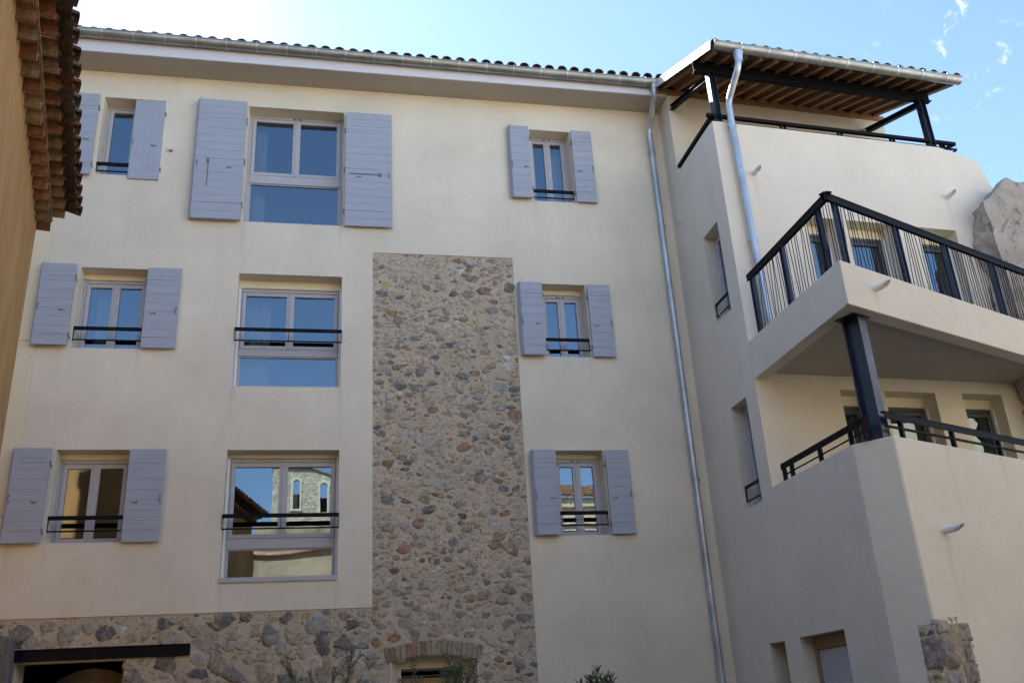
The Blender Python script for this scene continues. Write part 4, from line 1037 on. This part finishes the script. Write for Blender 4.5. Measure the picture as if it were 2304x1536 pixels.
plant('oleander_bush', 'dark green oleander bush tip in front of the rendered wall', 'shrub', (3.3, -2.5, .9),
      [(3.32, -2.5, 2.10), (3.5, -2.5, 2.0), (3.08, -2.55, 1.93), (3.22, -2.5, 2.0), (3.4, -2.4, 1.95), (3.0, -2.5, 1.85), (3.62, -2.5, 1.86)], M['oleander'], .12, .011, .035, 5, spread=.12)

# ================================================================== CAMERA
YAW, PIT, ROL, FPX = .215757475, .387282829, -.0593976279, 2086.14
f = Vector((math.sin(YAW) * math.cos(PIT), math.cos(YAW) * math.cos(PIT), math.sin(PIT)))
r = Vector((math.cos(YAW), -math.sin(YAW), 0)); u = r.cross(f)
r2 = r * math.cos(ROL) + u * math.sin(ROL); u2 = -r * math.sin(ROL) + u * math.cos(ROL)
cam = bpy.data.cameras.new('camera'); co = bpy.data.objects.new('camera', cam); COL.objects.link(co)
m3 = Matrix((r2, u2, -f)).transposed(); co.matrix_world = Matrix.Translation((0, -14, 1.6)) @ m3.to_4x4()
cam.sensor_width = 36; cam.lens = 36 * FPX / 2304; cam.clip_end = 2000; cam.clip_start = .05
scn.camera = co

# ================================================================== LIGHT
AZ, EL = R(-40), R(42)      # azimuth from +y towards +x, elevation
sd = Vector((math.sin(AZ) * math.cos(EL), math.cos(AZ) * math.cos(EL), math.sin(EL)))
sun = bpy.data.lights.new('sun', 'SUN'); sun.energy = 5.0; sun.angle = R(.5); sun.color = (1, .95, .87)
so = bpy.data.objects.new('sun', sun); COL.objects.link(so); so.rotation_euler = (-sd).to_track_quat('-Z', 'Y').to_euler()
w = bpy.data.worlds.new('World'); scn.world = w; w.use_nodes = True
nt = w.node_tree; N = nt.nodes; L = nt.links; N.clear()
out = N.new('ShaderNodeOutputWorld'); bg = N.new('ShaderNodeBackground'); bg.inputs['Strength'].default_value = .13
sky = N.new('ShaderNodeTexSky'); sky.sky_type = 'NISHITA'; sky.sun_disc = False; sky.sun_elevation = EL; sky.sun_rotation = AZ
sky.altitude = 100; sky.air_density = 1.0; sky.dust_density = .6; sky.ozone_density = 3.2
tc = N.new('ShaderNodeTexCoord')
def sph(d, rad, soft):
    n = N.new('ShaderNodeVectorMath'); n.operation = 'DOT_PRODUCT'; L.new(tc.outputs['Generated'], n.inputs[0]); n.inputs[1].default_value = Vector(d).normalized()
    mr = N.new('ShaderNodeMapRange'); mr.inputs[1].default_value = math.cos(R(rad)); mr.inputs[2].default_value = math.cos(R(soft)); mr.inputs[3].default_value = 0; mr.inputs[4].default_value = 1
    mr.interpolation_type = 'SMOOTHSTEP'; L.new(n.outputs['Value'], mr.inputs[0]); return mr.outputs[0]
def mth(op, a, c):
    n = N.new('ShaderNodeMath'); n.operation = op
    for i, v in enumerate((a, c)):
        if isinstance(v, (int, float)): n.inputs[i].default_value = v
        else: L.new(v, n.inputs[i])
    return n.outputs[0]
def cloud(scale, lo, hi, seed, rough=.6):
    mp = N.new('ShaderNodeMapping'); mp.inputs['Location'].default_value = (seed, seed * .7, 0); L.new(tc.outputs['Generated'], mp.inputs['Vector'])
    n = N.new('ShaderNodeTexNoise'); n.inputs['Scale'].default_value = scale; n.inputs['Detail'].default_value = 7; n.inputs['Roughness'].default_value = rough; n.inputs['Distortion'].default_value = .4
    L.new(mp.outputs[0], n.inputs['Vector']); mr = N.new('ShaderNodeMapRange'); mr.inputs[1].default_value = lo; mr.inputs[2].default_value = hi; mr.interpolation_type = 'SMOOTHSTEP'
    L.new(n.outputs['Fac'], mr.inputs[0]); return mr.outputs[0]
big = mth('MULTIPLY', sph((-.25, .73, .66), 13, 1), cloud(7, .26, .66, 3.3, .5))
wsp = mth('MULTIPLY', sph((.57, .60, .56), 5.0, 1.0), cloud(40, .55, .72, 1.7, .62))
tot = mth('MINIMUM', mth('ADD', mth('MULTIPLY', big, .9), mth('MULTIPLY', wsp, .8)), 1)
mx = N.new('ShaderNodeMix'); mx.data_type = 'RGBA'; L.new(tot, mx.inputs[0]); L.new(sky.outputs[0], mx.inputs[6]); mx.inputs[7].default_value = (3.3, 3.4, 3.6, 1)
L.new(mx.outputs[2], bg.inputs['Color']); L.new(bg.outputs[0], out.inputs[0])
scn.view_settings.view_transform = 'Standard'; scn.view_settings.look = 'None'; scn.view_settings.exposure = 1.63; scn.view_settings.gamma = 1
scn.cycles.max_bounces = 8; scn.cycles.diffuse_bounces = 5; scn.cycles.transparent_max_bounces = 12
for o in bpy.data.objects:
    if '_loc' in o: del o['_loc']
